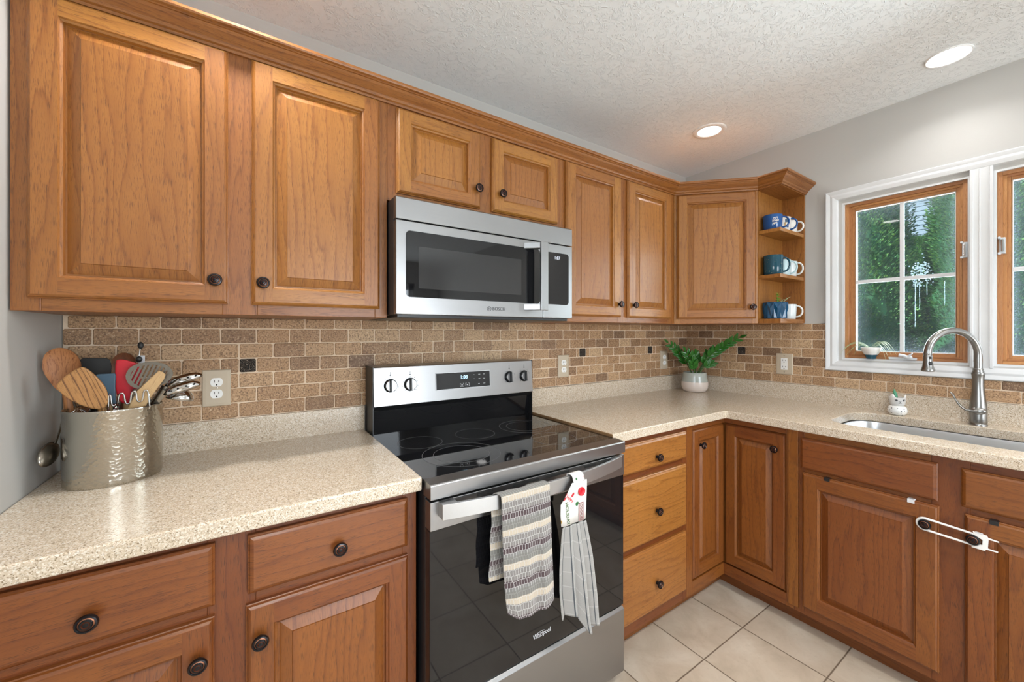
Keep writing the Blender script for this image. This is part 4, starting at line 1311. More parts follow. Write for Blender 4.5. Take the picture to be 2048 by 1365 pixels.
t = thing('faucet', (2.992, -1.371, ZT), 'brushed nickel gooseneck kitchen tap with side lever behind the sink', 'faucet')
B0 = Vector((2.992, -1.371, ZT))
mb = MB()
mb.lathe(B0, (0, 0, 1), [(0.0265, 0), (0.0265, 0.006), (0.0245, 0.009), (0.0262, 0.014), (0.0255, 0.03), (0.0255, 0.065), (0.0235, 0.095), (0.0185, 0.140), (0.0170, 0.170), (0.0172, 0.195), (0.0195, 0.212), (0.0205, 0.215), (0.0200, 0.219), (0.013, 0.222)], 36)
mb.build('body', 'nickel', t)
mb = MB()
mb.lathe(B0, (0, 0, 1), [(0.016, 0.219), (0.0175, 0.224), (0.0150, 0.230), (0.0160, 0.234), (0.0140, 0.238)], 30)
mb.build('collar', 'nickel', t)
ph = math.radians(37)
D = Vector((-math.cos(ph), math.sin(ph), 0)); RA = 0.100; zc = 1.210
path = [B0 + Vector((0, 0, 0.232 + k * 0.012)) for k in range(6)]
for k in range(25):
    an = PI - PI * 1.02 * k / 24
    path.append(B0 + D * (RA + RA * math.cos(an)) + Vector((0, 0, zc - ZT + RA * math.sin(an))))
mb = MB(); mb.tube(path, 0.0128, 18); mb.build('spout', 'nickel', t)
H0 = B0 + D * (2 * RA - 0.0005) + Vector((0, 0, 1.212 - ZT))
mb = MB()
mb.lathe(H0, (0.04, 0.0, -1), [(0.0120, -0.006), (0.0138, -0.003), (0.0138, 0.002), (0.0125, 0.004), (0.0142, 0.008), (0.0142, 0.030), (0.0165, 0.050), (0.0195, 0.062), (0.0215, 0.066), (0.0205, 0.072), (0.018, 0.074), (0.0, 0.072)], 28)
hd = mb.build('spray_head', 'nickel', t)
mb = MB()
bd = Vector((-0.72, -0.69, 0)).normalized()
for zz, rr in ((0.016, 0.0055), (0.040, 0.0085)):
    p = H0 + Vector((0, 0, -zz)) + bd * 0.0135
    R = bd.to_track_quat('Z', 'Y').to_matrix()
    mb.ellipsoid(p + Vector((0.001, 0, 0)), rr * 0.85, rr * 1.1, 0.004, 16, 8, R=R)
mb.build('spray_button', 'black_rubber', hd)
mb = MB()
R = Vector((-1, -0.1, 0.1)).to_track_quat('Z', 'Y').to_matrix()
mb.ellipsoid(B0 + Vector((-0.021, -0.003, 0.062)), 0.0225, 0.016, 0.011, 22, 12, R=Matrix.Rotation(0, 3, 'X') @ R)
cp = [B0 + Vector(q) for q in [(-0.028, -0.004, 0.062), (-0.030, 0.012, 0.060), (-0.030, 0.030, 0.062), (-0.028, 0.046, 0.076), (-0.026, 0.058, 0.098), (-0.024, 0.068, 0.122), (-0.024, 0.076, 0.132)]]
mb.tube(cp, [0.0085, 0.0075, 0.0062, 0.0052, 0.0047, 0.0046, 0.003], 12, flat=0.75)
mb.build('lever', 'nickel', t)

# ------------------------------------------------------------------ range
X0, X1 = 0.8385, 1.5945
t = thing('range', (1.2165, -0.35, 0), 'freestanding stainless steel electric range with black glass cooktop', 'stove')
mb = MB()
mb.box(X0 + 0.001, X1 - 0.001, -0.648, -0.012, 0.03, 0.893, 0)
for x in (X0 + 0.03, X1 - 0.07):
    for y in (-0.60, -0.08):
        mb.box(x, x + 0.04, y, y + 0.04, 0, 0.03)
mb.build('body', 'black', t, bevel=0.002)
mb = MB()
mb.box(X0, X1, -0.640, -0.088, 0.893, 0.9045); mb.build('cooktop', 'black_gloss', t, bevel=0.0015)
mb = MB()
mb.prism([(X0, -0.092, 0.9035), (X0, -0.103, 1.004), (X0, -0.012, 1.004), (X0, -0.012, 0.9035)], (X1 - X0, 0, 0)); mb.build('backguard_base', 'black_gloss', t, bevel=0.0015)
mb = MB()
fy = lambda z: -0.131 + (z - 1.018) * 0.075
mb.prism([(X0 + 0.002, -0.105, 0.998), (X0 + 0.002, -0.131, 1.018), (X0 + 0.002, fy(1.166), 1.166), (X0 + 0.002, -0.108, 1.1705), (X0 + 0.002, -0.03, 1.1705), (X0 + 0.002, -0.03, 0.998)], (X1 - X0 - 0.004, 0, 0))
panel = mb.build('control_panel', 'steel', t, bevel=0.0012)
mb = MB(); mb.box(X0 - 0.0005, X0 + 0.0025, -0.1225, -0.013, 0.9, 1.1690); mb.build('side_cap', 'black', panel); mb = MB(); mb.box(X1 - 0.0025, X1 + 0.0005, -0.1225, -0.013, 0.9, 1.1690); mb.build('side_cap', 'black', panel)
sl = Vector((0, 0.075, 1)).normalized()
FP = Frame((0, -0.131 - 1.018 * 0.075 / 1.0, 0), (1, 0, 0), sl, Vector((0, -1, 0.075)).normalized())
kz = 1.018
FP = Frame((0, fy(1.095), 1.095), (1, 0, 0), sl, Vector((0, -1, 0.075)).normalized())   # v = 0 at knob height
for k, (u, ang) in enumerate([(0.905, 0), (0.984, 0.0), (1.460, 0), (1.545, 0)]):
    mb = MB()
    mb.lathe(FP(u, 0, 0), FP.N, [(0.0265, 0), (0.0265, 0.0015), (0.0235, 0.003)], 36, 1)
    mb.lathe(FP(u, 0, 0.003), FP.N, [(0.0235, 0), (0.0228, 0.010), (0.0210, 0.0118), (0.0, 0.0118)], 36, matf=lambda j, i: 1 if j < 1 else 0)
    mb.build('control_knob', ['steel', 'black'], panel, sharp=35)
    kb = bpy.context.scene.objects
    o = [q for q in panel.children if q.name.startswith('control_knob')][-1]
    mb = MB()
    mb.hexa([FP(u - 0.0068, -0.0225, 0.013), FP(u + 0.0068, -0.0225, 0.013), FP(u + 0.0068, 0.0225, 0.013), FP(u - 0.0068, 0.0225, 0.013),
             FP(u - 0.0055, -0.0215, 0.027), FP(u + 0.0055, -0.0215, 0.027), FP(u + 0.0055, 0.0215, 0.027), FP(u - 0.0055, 0.0215, 0.027)], 0)
    mb.fbox(FP, u - 0.0068, u - 0.0015, -0.0228, 0.0228, 0.0115, 0.0275, 1)
    mb.build('knob_grip', ['steel', 'black'], panel, bevel=0.0008)
    mb = MB()
    for q in range(9):
        an = math.radians(225 - q * 270 / 8)
        mb.fbox(Frame(FP(u + 0.0315 * math.cos(an), 0.0315 * math.sin(an), 0), (math.cos(an), 0, 0) if False else FP.U, FP.V, FP.N), -0.0012, 0.0012, -0.0012, 0.0012, 0, 0.0004)
    for q in range(3):
        mb.fbox(FP, u - 0.003 + 0.001 * q, u + 0.003 - 0.001 * q, 0.038 + q * 0.006, 0.0415 + q * 0.006, 0, 0.0004)
    mb.build('dial_marks', 'dark_print', panel)
mb = MB(); mb.fbox(FP, 1.094, 1.352, -0.032, 0.0355, 0.0002, 0.0022); disp = mb.build('display', 'black_gloss', panel, bevel=0.002)
mb = MB()
for a, b_, c_, d_ in [(1.092, 1.354, 0.0355, 0.0375), (1.092, 1.354, -0.034, -0.032), (1.092, 1.094, -0.034, 0.0375), (1.352, 1.354, -0.034, 0.0375)]:
    mb.fbox(FP, a, b_, c_, d_, 0.0, 0.0025)
mb.build('display_bezel', 'pale_print', panel)
text('1:08', 0.021, FP, 1.222, 0.014, 0.0024, 'display_blue', panel, 'clock_digits')
for u, v, wd in [(1.322, 0.022, 0.008), (1.322, 0.003, 0.009), (1.322, -0.019, 0.010), (1.295, -0.019, 0.008), (1.298, 0.003, 0.009), (1.272, 0.022, 0.003), (1.272, 0.004, 0.003), (1.298, 0.022, 0.010)]:
    mb = MB(); mb.fbox(FP, u - wd / 2, u + wd / 2, v - 0.0006, v + 0.0010, 0.0022, 0.0026); mb.build('key_print', 'pale_print', panel)
mb = MB()
for u in (1.212, 1.238):
    for a, b_, c_, d_ in [(-0.009, 0.009, -0.026, -0.025), (-0.009, -0.008, -0.026, -0.012), (0.008, 0.009, -0.026, -0.012), (-0.009, -0.004, -0.013, -0.012), (0.004, 0.009, -0.013, -0.012)]:
        mb.fbox(FP, u + a, u + b_, c_, d_, 0.0022, 0.0026)
    mb.fbox(FP, u - 0.003, u + 0.003, -0.021, -0.017, 0.0022, 0.0026)
mb.build('key_icon', 'pale_print', panel)
# printed burner rings
def ring(cx, cy, r, w_=0.0011):
    mb.lathe((cx, cy, 0.9046), (0, 0, 1), [(r - w_, 0), (r - w_, 0.0002), (r, 0.0002), (r, 0)], 64, 0, cap0=False, cap1=False, smooth=False)
for cx, cy, rs_ in [(0.962, -0.290, [0.080]), (1.186, -0.292, [0.078]), (1.425, -0.300, [0.112, 0.082]), (1.028, -0.492, [0.128, 0.092]), (1.40, -0.515, [0.085])]:
    mb = MB()
    for r in rs_: ring(cx, cy, r)
    mb.build('burner_ring', 'ring_print', t)
# steel front rail below the glass
mb = MB()
mb.prism([(X0, -0.640, 0.9055), (X0, -0.6865, 0.9035), (X0, -0.690, 0.900), (X0, -0.690, 0.863), (X0, -0.640, 0.863)], (X1 - X0, 0, 0)); mb.build('front_rail', 'steel', t, bevel=0.0012)
# oven door
yd = -0.6855
mb = MB()
mb.box(X0 + 0.001, X1 - 0.001, yd, -0.650, 0.780, 0.8555)
door = mb.build('oven_door', 'steel', t, bevel=0.0015)
mb = MB(); mb.box(X0 + 0.001, X1 - 0.001, yd + 0.003, -0.650, 0.303, 0.780); mb.build('door_glass', 'black_gloss2', door, bevel=0.002)
FDr = FB(0)
for a, b_ in [(0.978, 1.034), (1.100, 1.200), (1.226, 1.326), (1.391, 1.446)]:
    mb = MB(); pts = []
    r = 0.0038
    for cx, a0 in ((b_ - r, -PI / 2), (a + r, PI / 2)):
        for k in range(7):
            an = a0 + PI * k / 6
            pts.append((cx + r * math.cos(an), 0.8455 + r * math.sin(an)))
    mb.prism([(x, yd - 0.0002, z) for x, z in pts], (0, -0.0006, 0))
    mb.build('vent_slot', 'dark_gap', door)
mb = MB()
hy = -0.744
HZ0, HZ1 = 0.8155, 0.8560
def hbow(x):
    q = (x - 1.205) / 0.352
    return -0.7465 + 0.040 * abs(q) ** 2.2 + 0.006 * q
hr = [[], [], [], []]
for k in range(33):
    x = 0.862 + (1.568 - 0.862) * k / 32
    y = hbow(x)
    for row, (dy, z) in zip(hr, ((0, HZ0), (0, HZ1), (0.009, HZ1), (0.009, HZ0))):
        row.append((x, y + dy, z))
mb.grid(hr, 0, closed_v=True, smooth=False)
for k in (0, 32):
    mb.face([r[k] for r in hr], 0)
for xa, xb in ((0.8625, 0.905), (1.5675, 1.525)):
    mb.hexa([(xa, hbow(xa) + 0.008, HZ0 + 0.001), (xb, hbow(xb) + 0.008, HZ0 + 0.001), (xb, yd + 0.001, HZ0 + 0.001), (xa, yd + 0.001, HZ0 + 0.001),
             (xa, hbow(xa) + 0.008, HZ1 - 0.001), (xb, hbow(xb) + 0.008, HZ1 - 0.001), (xb, yd + 0.001, HZ1 - 0.001), (xa, yd + 0.001, HZ1 - 0.001)])
mb.build('handle', 'handle_steel', door, bevel=0.0008)
text('Whirlpool', 0.0205, FB(0), 1.2125, 0.356, -yd - 0.0028, 'pale_print', door, 'brand_lettering', sx=0.82)
mb = MB(); mb.tube([(1.205 + 0.022 * math.cos(q), yd + 0.0026, 0.357 + 0.008 * math.sin(q) + 0.1 * 0.022 * math.cos(q)) for q in [PI * 0.2 + k * 1.5 * PI / 20 for k in range(21)]], 0.0004, 5); mb.build('brand_swirl', 'pale_print', door)
mb = MB()
mb.prism([(X0 + 0.001, yd, 0.287), (X0 + 0.001, yd + 0.008, 0.296), (X0 + 0.001, -0.650, 0.296), (X0 + 0.001, -0.650, 0.06), (X0 + 0.001, yd, 0.06)], (X1 - X0 - 0.002, 0, 0)); mb.build('storage_drawer', 'steel', t, bevel=0.0012)

# ------------------------------------------------------------------ microwave
MX0, MX1, MY = 0.8395, 1.6000, 0.400
MZ0, MZ1 = 1.3555, 1.7470
t = thing('microwave', (1.22, -0.2, MZ0), 'stainless steel over-the-range microwave with dark glass door', 'microwave')
mb = MB(); mb.box(MX0, MX1 - 0.004, -MY + 0.028, -0.008, MZ0 + 0.006, MZ1 - 0.001)
mb.box(MX0 + 0.01, MX1 - 0.01, -MY + 0.020, -0.02, MZ0 - 0.004, MZ0 + 0.008)
mb.build('case', 'black', t, bevel=0.0015)
mb = MB(); mb.prism([(MX0, -MY + 0.026, 1.672), (MX0, -MY, 1.672), (MX0, -MY, 1.742), (MX0, -MY + 0.006, 1.747), (MX0, -MY + 0.026, 1.747)], (MX1 - MX0, 0, 0)); mb.build('vent_panel', 'steel', t, bevel=0.0015)
def rr2(u0, u1, v0, v1, r, w, n=5):
    pts = []
    for cx, cy, a0 in [(u1 - r, v0 + r, -PI / 2), (u1 - r, v1 - r, 0), (u0 + r, v1 - r, PI / 2), (u0 + r, v0 + r, PI)]:
        for k in range(n + 1):
            an = a0 + PI / 2 * k / n
            pts.append(F(cx + r * math.cos(an), cy + r * math.sin(an), w))
    return pts
mb = MB(); mb.box(MX0, 1.4405, -MY, -MY + 0.026, 1.362, 1.668)
dr = mb.build('door', 'steel', t, bevel=0.002)
mb = MB(); mb.prism(rr2(0.872, 1.425, 1.419, 1.637, 0.014, MY + 0.0004), F.N * 0.0010); mb.build('door_glass', 'black_gloss', dr)
mb = MB(); mb.prism(rr2(0.915, 1.332, 1.449, 1.588, 0.002, MY + 0.0014), F.N * 0.0002); mb.build('door_screen', 'screen_mesh', dr)
mb = MB()
mb.fbox(F, 1.392, 1.427, 1.389, 1.659, MY + 0.042, MY + 0.052)
hdl = mb
for zc_, s in ((1.389, 1), (1.659, -1)):
    zz = [zc_ + s * 0.002, zc_ + s * 0.026]
    z0, z1 = min(zz), max(zz)
    mb.hexa([F(1.345, z0, MY + 0.0005), F(1.392, z0, MY + 0.0005), F(1.427, z0, MY + 0.044), F(1.393, z0, MY + 0.044), F(1.345, z1, MY + 0.0005), F(1.392, z1, MY + 0.0005), F(1.427, z1, MY + 0.044), F(1.393, z1, MY + 0.044)])
mb.build('handle', 'steel', dr, bevel=0.0015)
text('BOSCH', 0.0175, F, 1.230, 1.3905, MY + 0.0005, 'dark_print', dr, 'brand_lettering')
mb = MB()
mb.lathe(F(1.1875, 1.3905, MY + 0.0004), F.N, [(0.0075, 0), (0.0075, 0.0006), (0.0088, 0.0006), (0.0088, 0)], 28, cap0=False, cap1=False)
mb.fbox(F, 1.1843, 1.1853, 1.3855, 1.3955, MY + 0.0002, MY + 0.0008); mb.fbox(F, 1.1897, 1.1907, 1.3855, 1.3955, MY + 0.0002, MY + 0.0008); mb.fbox(F, 1.1850, 1.1900, 1.3900, 1.3910, MY + 0.0002, MY + 0.0008)
mb.build('brand_emblem', 'dark_print', dr)
mb = MB(); mb.box(1.4435, MX1, -MY, -MY + 0.026, 1.362, 1.668); cp_ = mb.build('control_panel', 'steel', t, bevel=0.002)
mb = MB(); mb.prism(rr2(1.452, 1.579, 1.419, 1.634, 0.014, MY + 0.0004), F.N * 0.0010); mb.build('touch_panel', 'black_gloss', cp_)
text('1:07', 0.018, F, 1.515, 1.612, MY + 0.0016, 'display_white', cp_, 'clock_digits')

# ------------------------------------------------------------------ towels on the oven handle
def towel_sheet(rows_fn, nz, nx, path):
    """path: list of (y, z) along the length; rows_fn(s) -> (x0, x1, wave amp)"""
    rows = []; S = [0]
    for a, b_ in zip(path[:-1], path[1:]):
        S.append(S[-1] + math.hypot(b_[0] - a[0], b_[1] - a[1]))
    return S
hyf, hyb = hy - 0.007, hy + 0.015
t = thing('dish_towel', (1.10, hy, 0.872), 'grey, cream and maroon striped waffle dish towel folded over the oven handle', 'towel')
path = [(hyb + 0.006, 0.612 + 0.008 * k) for k in range(0)]
NB = 32; NFr = 44
pts = [(hyb + 0.004 + 0.003 * math.sin(k * 0.5), 0.612 + (0.850 - 0.612) * k / NB) for k in range(NB + 1)]
pts += [(hyb - 0.002, 0.8580), (hy + 0.006, 0.8605), (hyf + 0.001, 0.8585)]
ztop = 0.853
pts += [(hyf - 0.003 - 0.014 * (k / NFr) ** 0.8, ztop - (ztop - 0.520) * k / NFr) for k in range(NFr + 1)]
rows = []; Ls = 0; Lq = []
for i, (y, z) in enumerate(pts):
    if i: Ls += math.hypot(y - pts[i - 1][0], z - pts[i - 1][1])
    Lq.append(Ls)
    front = i > NB + 2
    s = (ztop - z) / 0.348 if front else 0
    xa = (1.016 + 0.010 * s + (0.020 * max(0, s - 0.65))) if front else 0.996 + 0.010 * (z - 0.612) / 0.25
    xb = (1.186 + 0.004 * s) if front else 1.180
    row = []
    for k in range(33):
        q = k / 32
        amp = (0.0055 * min(1, 0.15 + s * 1.6)) if front else 0.003
        wv = amp * (math.sin(q * 2 * PI * 1.35 + 0.7 + s * 1.2) + 0.5 * math.sin(q * 2 * PI * 2.9 + 2.1))
        fold = -0.016 * min(1, s * 2) * max(0, 1 - abs(q - 0.75) / 0.22) if front else 0
        dz = (-0.014 * math.sin(q * PI * 0.9 + 0.2) * max(0, s - 0.75) * 4 + 0.022 * max(0, s - 0.8) * 5 * max(0, (0.22 - q) / 0.22)) if front else 0
        yy = y + (wv + fold if front else wv)
        if front: yy = min(yy, hyf - 0.001)
        else: yy = max(yy, hyb - 0.004) if i <= NB else yy
        row.append((xa + (xb - xa) * q, yy, z + dz))
    rows.append(row)
mb = MB()
mb.grid(rows, 0, cloth=lambda j, i: (i / 32 * 0.175, Lq[-1] - Lq[j] + 0.009))
mb.build('cloth', 'waffle', t, solid=0.003, subsurf=1, sharp=180)

t = thing('hanging_towel', (1.29, hy, 0.872), 'hanging kitchen towel with printed fabric top and red button on the oven handle', 'towel')
# pleated terry body
secs = [(0.716, 1.226, 1.322), (0.700, 1.222, 1.326), (0.66, 1.216, 1.336), (0.60, 1.208, 1.350), (0.54, 1.205, 1.359), (0.48, 1.210, 1.367), (0.44, 1.216, 1.371), (0.40, 1.228, 1.375), (0.374, 1.240, 1.378)]
def seci(z):
    for (z0, a0, b0), (z1, a1, b1) in zip(secs[:-1], secs[1:]):
        if z1 <= z <= z0:
            f = (z0 - z) / (z0 - z1); return a0 + (a1 - a0) * f, b0 + (b1 - b0) * f
    return secs[-1][1:]
mb = MB(); rows = []; NZ = 40; NXT = 48
for j in range(NZ + 1):
    s = j / NZ
    row = []
    for k in range(NXT + 1):
        q = k / NXT
        zb = 0.454 if q < 0.36 else (0.454 + (0.374 - 0.454) * min(1, (q - 0.36) / 0.22))
        zb += 0.006 * max(0, (q - 0.75)) * 4 * 0.25
        z = 0.716 - (0.716 - zb) * s
        xa, xb = seci(z)
        amp = 0.004 + 0.012 * min(1, s * 1.4)
        tri = abs(((q * 3.1 + 0.1) % 1.0) * 2 - 1)
        y = hyf - 0.012 - amp * (tri * 1.6 - 0.6) - 0.012 * math.sin(q * PI) * min(1, s * 2) + 0.010 * (q - 0.5) * s
        row.append((xa + (xb - xa) * q, min(y, hyf - 0.002), z))
    rows.append(row)
mb.grid(rows, 0, cloth=lambda j, i: (i / NXT * 0.20 + 0.006, j / NZ * 0.34))
mb.build('terry_body', 'terry', t, solid=0.003, sharp=180)
# printed yoke narrowing to the loop
yk = [(0.720, 1.224, 1.324), (0.755, 1.221, 1.326), (0.785, 1.222, 1.327), (0.80, 1.236, 1.328), (0.825, 1.256, 1.329), (0.842, 1.268, 1.3285)]
mb = MB(); rows = []
for z, a_, b2 in yk:
    rows.append([(a_ + (b2 - a_) * k / 16, hyf - 0.010 - 0.004 * math.sin(k / 16 * PI) - 0.0025 * math.sin(k / 16 * PI * 3) * (0.842 - z) / 0.12, z) for k in range(17)])
mb.grid(rows, 0, cloth=lambda j, i: (i / 16 * 0.10, yk[j][0]))
yoke = mb.build('printed_yoke', 'print_cloth', t, solid=0.002, sharp=180)
lp = [(hyf - 0.013, 0.805), (hyf - 0.012, 0.83), (hyf - 0.008, 0.842), (hyf - 0.004, 0.854), (hyf, 0.860), (hy + 0.006, 0.8625), (hyb, 0.860), (hyb + 0.004, 0.848), (hyb + 0.004, 0.832), (hyb + 0.002, 0.815)]
mb = MB(); rows = []
for j, (y, z) in enumerate(lp):
    wd = 0.027 - (0.004 if j > 1 else 0.010 * (2 - j) / 2)
    rows.append([(1.2985 - wd + 2 * wd * k / 8, y - 0.001 * math.sin(k / 8 * PI), z) for k in range(9)])
mb.grid(rows, 0, cloth=lambda j, i: (i / 8 * 0.052 + 0.31, j * 0.012 + 0.2))
mb.build('hanging_loop', 'print_cloth', t, solid=0.002, sharp=180)
mb = MB(); mb.lathe((1.300, hyf - 0.0155, 0.812), (0, -1, 0), [(0.0125, 0), (0.0135, 0.002), (0.0125, 0.005), (0.009, 0.0055), (0.007, 0.004), (0.0, 0.0035)], 28); mb.build('button', 'red_silicone', t)
FY = Frame((0, hyf - 0.0168, 0), (1, 0, 0), (0, 0, 1), (0, -1, 0))
text('HOLIDAY', 0.0165, FY, 1.243, 0.757, 0.0002, 'stem', yoke, 'green_lettering', rot=-1.45, extrude=0.0003)
text('HAPPY', 0.0135, FY, 1.250, 0.800, 0.0002, 'red_silicone', yoke, 'red_lettering', rot=-0.85, extrude=0.0003)
mb = MB()
for a, b_, c_, d_ in [(1.289, 1.291, 0.722, 0.778), (1.306, 1.308, 0.722, 0.778), (1.289, 1.308, 0.776, 0.778)]:
    mb.fbox(FY, a, b_, c_, d_, 0.0, 0.0006)
mb.build('sign_print', 'burgundy', yoke)
text('COOKIES', 0.0125, FY, 1.2985, 0.748, 0.0002, 'burgundy', yoke, 'sign_lettering', rot=-PI / 2, extrude=0.0003)

# ------------------------------------------------------------------ utensil crock and tools
CC = Vector((0.147, -0.192, ZT))
t = thing('utensil_crock', CC, 'hammered stainless steel oval crock full of cooking utensils on the left worktop', 'crock')
mb = MB()
ca, cb = 0.096, 0.088
rot = math.radians(22)
X = Vector((math.cos(rot), math.sin(rot), 0))
mb.lathe(CC, (0, 0, 1), [(0.98, 0.0), (0.995, 0.004), (1.0, 0.012), (1.0, 0.186), (1.012, 0.1885), (1.012, 0.1915), (1.0, 0.1925), (0.975, 0.190), (0.972, 0.008), (0.0, 0.006)], 72, sx=ca, sy=cb, X=X)
mb.build('crock_body', 'hammered', t, sharp=50)

def slab_tool(name, outline, y, thick, mat, label, handle=None, hr=0.006, hmat=None, tilt=0.0, cat='utensil', bev=0.002, dish=0.0, g=(0, 0, 1), holes=None):
    """head outline in (x, z) at distance y from the wall plane, with real thickness; handle: list of points"""
    zm = min(p[1] for p in outline)
    root = thing(name, (outline[0][0], y, zm), label, cat, 'utensils in the steel crock')
    mb = MB()
    P = [(x, y + (z - zm) * tilt, z) for x, z in outline]
    n = len(P)
    c = sum((Vector(p) for p in P), Vector()) / n
    b = board()
    if dish:
        for sgn in (0, 1):
            rows = []
            for f, dd in ((1.0, 0.0), (0.85, 0.55), (0.6, 0.85), (0.3, 1.0), (0.02, 1.04)):
                rows.append([c + (Vector(p) - c) * f + Vector((0, dd * dish + sgn * thick, 0)) for p in P])
            mb.grid(rows, 0, closed_u=True, g=g, b=b)
            if sgn == 0: A = rows[0]
            else:
                mb.grid([A, rows[0]], 0, closed_u=True, g=g, b=b)
    else:
        mb.prism(P, (0, thick, 0), 0, g, b)
    o = mb.build('head', mat, root, bevel=None if dish else bev, sharp=60)
    if handle:
        mb = MB(); mb.tube(handle, hr, 10, flat=0.75, up=(0, 1, 0), g=(0, 0, 1), b=board()); mb.build('handle', hmat or mat, root)
    return root
ZI = ZT + 0.012
def smooth_outline(pts, n=3):
    # Chaikin corner cutting on a closed outline
    for _ in range(n):
        out = []
        for a, b_ in zip(pts, pts[1:] + pts[:1]):
            out += [(a[0] * .75 + b_[0] * .25, a[1] * .75 + b_[1] * .25), (a[0] * .25 + b_[0] * .75, a[1] * .25 + b_[1] * .75)]
        pts = out
    return pts
so = lambda p, n=2: smooth_outline(p, n)
slab_tool('wooden_spoon', so([(0.010, 1.225), (0.013, 1.247), (0.027, 1.261), (0.043, 1.264), (0.060, 1.256), (0.073, 1.240), (0.079, 1.214), (0.076, 1.195), (0.067, 1.176), (0.058, 1.158), (0.044, 1.150), (0.034, 1.155), (0.022, 1.178), (0.011, 1.203)], 2), -0.172, 0.006, 'wood_spoon',
          'round-bowled reddish wooden spoon at the left side of the crock', [(0.049, -0.166, 1.166), (0.056, -0.168, 1.10), (0.085, -0.175, ZI)], 0.0085, dish=0.009)
slab_tool('wooden_spatula', so([(0.108, 1.219), (0.124, 1.201), (0.141, 1.174), (0.148, 1.151), (0.149, 1.125), (0.140, 1.108), (0.122, 1.110), (0.099, 1.123), (0.079, 1.141), (0.064, 1.160), (0.059, 1.174), (0.067, 1.187), (0.084, 1.205), (0.096, 1.215)], 2), -0.262, 0.008, 'wood_olive',
          'broad leaf-shaped olive wood spatula with dark grain, in front in the crock', [(0.130, -0.254, 1.125), (0.140, -0.245, 1.08), (0.16, -0.20, ZI)], 0.008, tilt=-0.12, bev=0.003, g=(0.35, 0, -1))
slab_tool('black_turner', [(0.064, 1.172), (0.064, 1.228), (0.070, 1.233), (0.116, 1.231), (0.123, 1.226), (0.126, 1.206), (0.124, 1.172)], -0.125, 0.004, 'black_rubber',
          'black square-headed turner behind the wooden spoon', [(0.095, -0.122, 1.18), (0.100, -0.13, 1.10), (0.11, -0.15, ZI)], 0.006)
slab_tool('silicone_spatula', [(0.113, 1.190), (0.115, 1.193), (0.148, 1.194), (0.150, 1.190), (0.149, 1.156), (0.151, 1.112), (0.126, 1.112), (0.117, 1.152)], -0.203, 0.007, 'blue_silicone',
          'slate blue silicone spatula in the middle of the crock', [(0.137, -0.199, 1.12), (0.139, -0.195, 1.05), (0.14, -0.19, ZI)], 0.006, 'bamboo', bev=0.0025)
slab_tool('wooden_spoon', so([(0.121, 1.204), (0.123, 1.224), (0.135, 1.242), (0.151, 1.246), (0.166, 1.238), (0.174, 1.221), (0.175, 1.202), (0.163, 1.170), (0.150, 1.160), (0.135, 1.168)], 2), -0.112, 0.006, 'wood_dark',
          'dark brown wooden spoon at the back of the crock behind the red spatula', [(0.150, -0.106, 1.17), (0.150, -0.118, 1.10), (0.145, -0.15, ZI)], 0.007, dish=0.006)
slab_tool('silicone_spatula', so([(0.145, 1.224), (0.149, 1.229), (0.161, 1.229), (0.178, 1.222), (0.192, 1.215), (0.198, 1.192), (0.195, 1.164), (0.189, 1.137), (0.176, 1.108), (0.155, 1.108), (0.145, 1.144), (0.144, 1.188)], 1), -0.182, 0.008, 'red_silicone',
          'bright red silicone spoon spatula standing in the crock', [(0.166, -0.177, 1.115), (0.166, -0.175, 1.05), (0.16, -0.175, ZI)], 0.006, 'bamboo', bev=0.003)
# slotted metal turner: ring of steel with cross bars
root = thing('slotted_turner', (0.215, -0.212, 1.12), 'round steel slotted turner leaning right in the crock', 'utensil', 'utensils in the steel crock')
ol = so([(0.170, 1.183), (0.174, 1.200), (0.184, 1.213), (0.204, 1.221), (0.231, 1.222), (0.251, 1.215), (0.264, 1.202), (0.269, 1.189), (0.265, 1.174), (0.253, 1.161), (0.230, 1.150), (0.209, 1.146), (0.194, 1.149), (0.177, 1.162)], 1)
mb = MB()
c = Vector((0.219, -0.212, 1.184))
A = [Vector((x, -0.212, z)) for x, z in ol]
I_ = [c + (p - c) * 0.80 for p in A]
mb.grid([A, I_, [p + Vector((0, 0.002, 0)) for p in I_], [p + Vector((0, 0.002, 0)) for p in A]], 0, closed_u=True, closed_v=True, smooth=False)
for k in range(9):
    s = -0.036 + 0.009 * k
    hh = 0.031 * math.sqrt(max(0, 1 - (s / 0.044) ** 2))
    d = Vector((0.36, 0, 0.93)); e = Vector((0.93, 0, -0.2))
    pc = c + e * s
    q = [pc - d * hh - e * 0.0026, pc - d * hh + e * 0.0026, pc + d * hh + e * 0.0026, pc + d * hh - e * 0.0026]
    mb.prism([p + Vector((0, 0.0002, 0)) for p in q], (0, 0.0016, 0))
mb.build('head', 'tool_steel', root)
mb = MB(); mb.tube([(0.190, -0.210, 1.150), (0.183, -0.207, 1.11), (0.165, -0.20, ZI)], 0.0045, 10); mb.build('handle', 'tool_steel', root)
slab_tool('wooden_scraper', [(0.241, 1.199), (0.250, 1.194), (0.255, 1.186), (0.252, 1.174), (0.223, 1.125), (0.207, 1.085), (0.172, 1.085), (0.197, 1.146)], -0.236, 0.006, 'bamboo',
          'pale flat bamboo scraper slanting right in the crock', [(0.192, -0.232, 1.095), (0.175, -0.222, 1.04), (0.155, -0.20, ZI)], 0.008, g=(0.45, 0, 0.9))
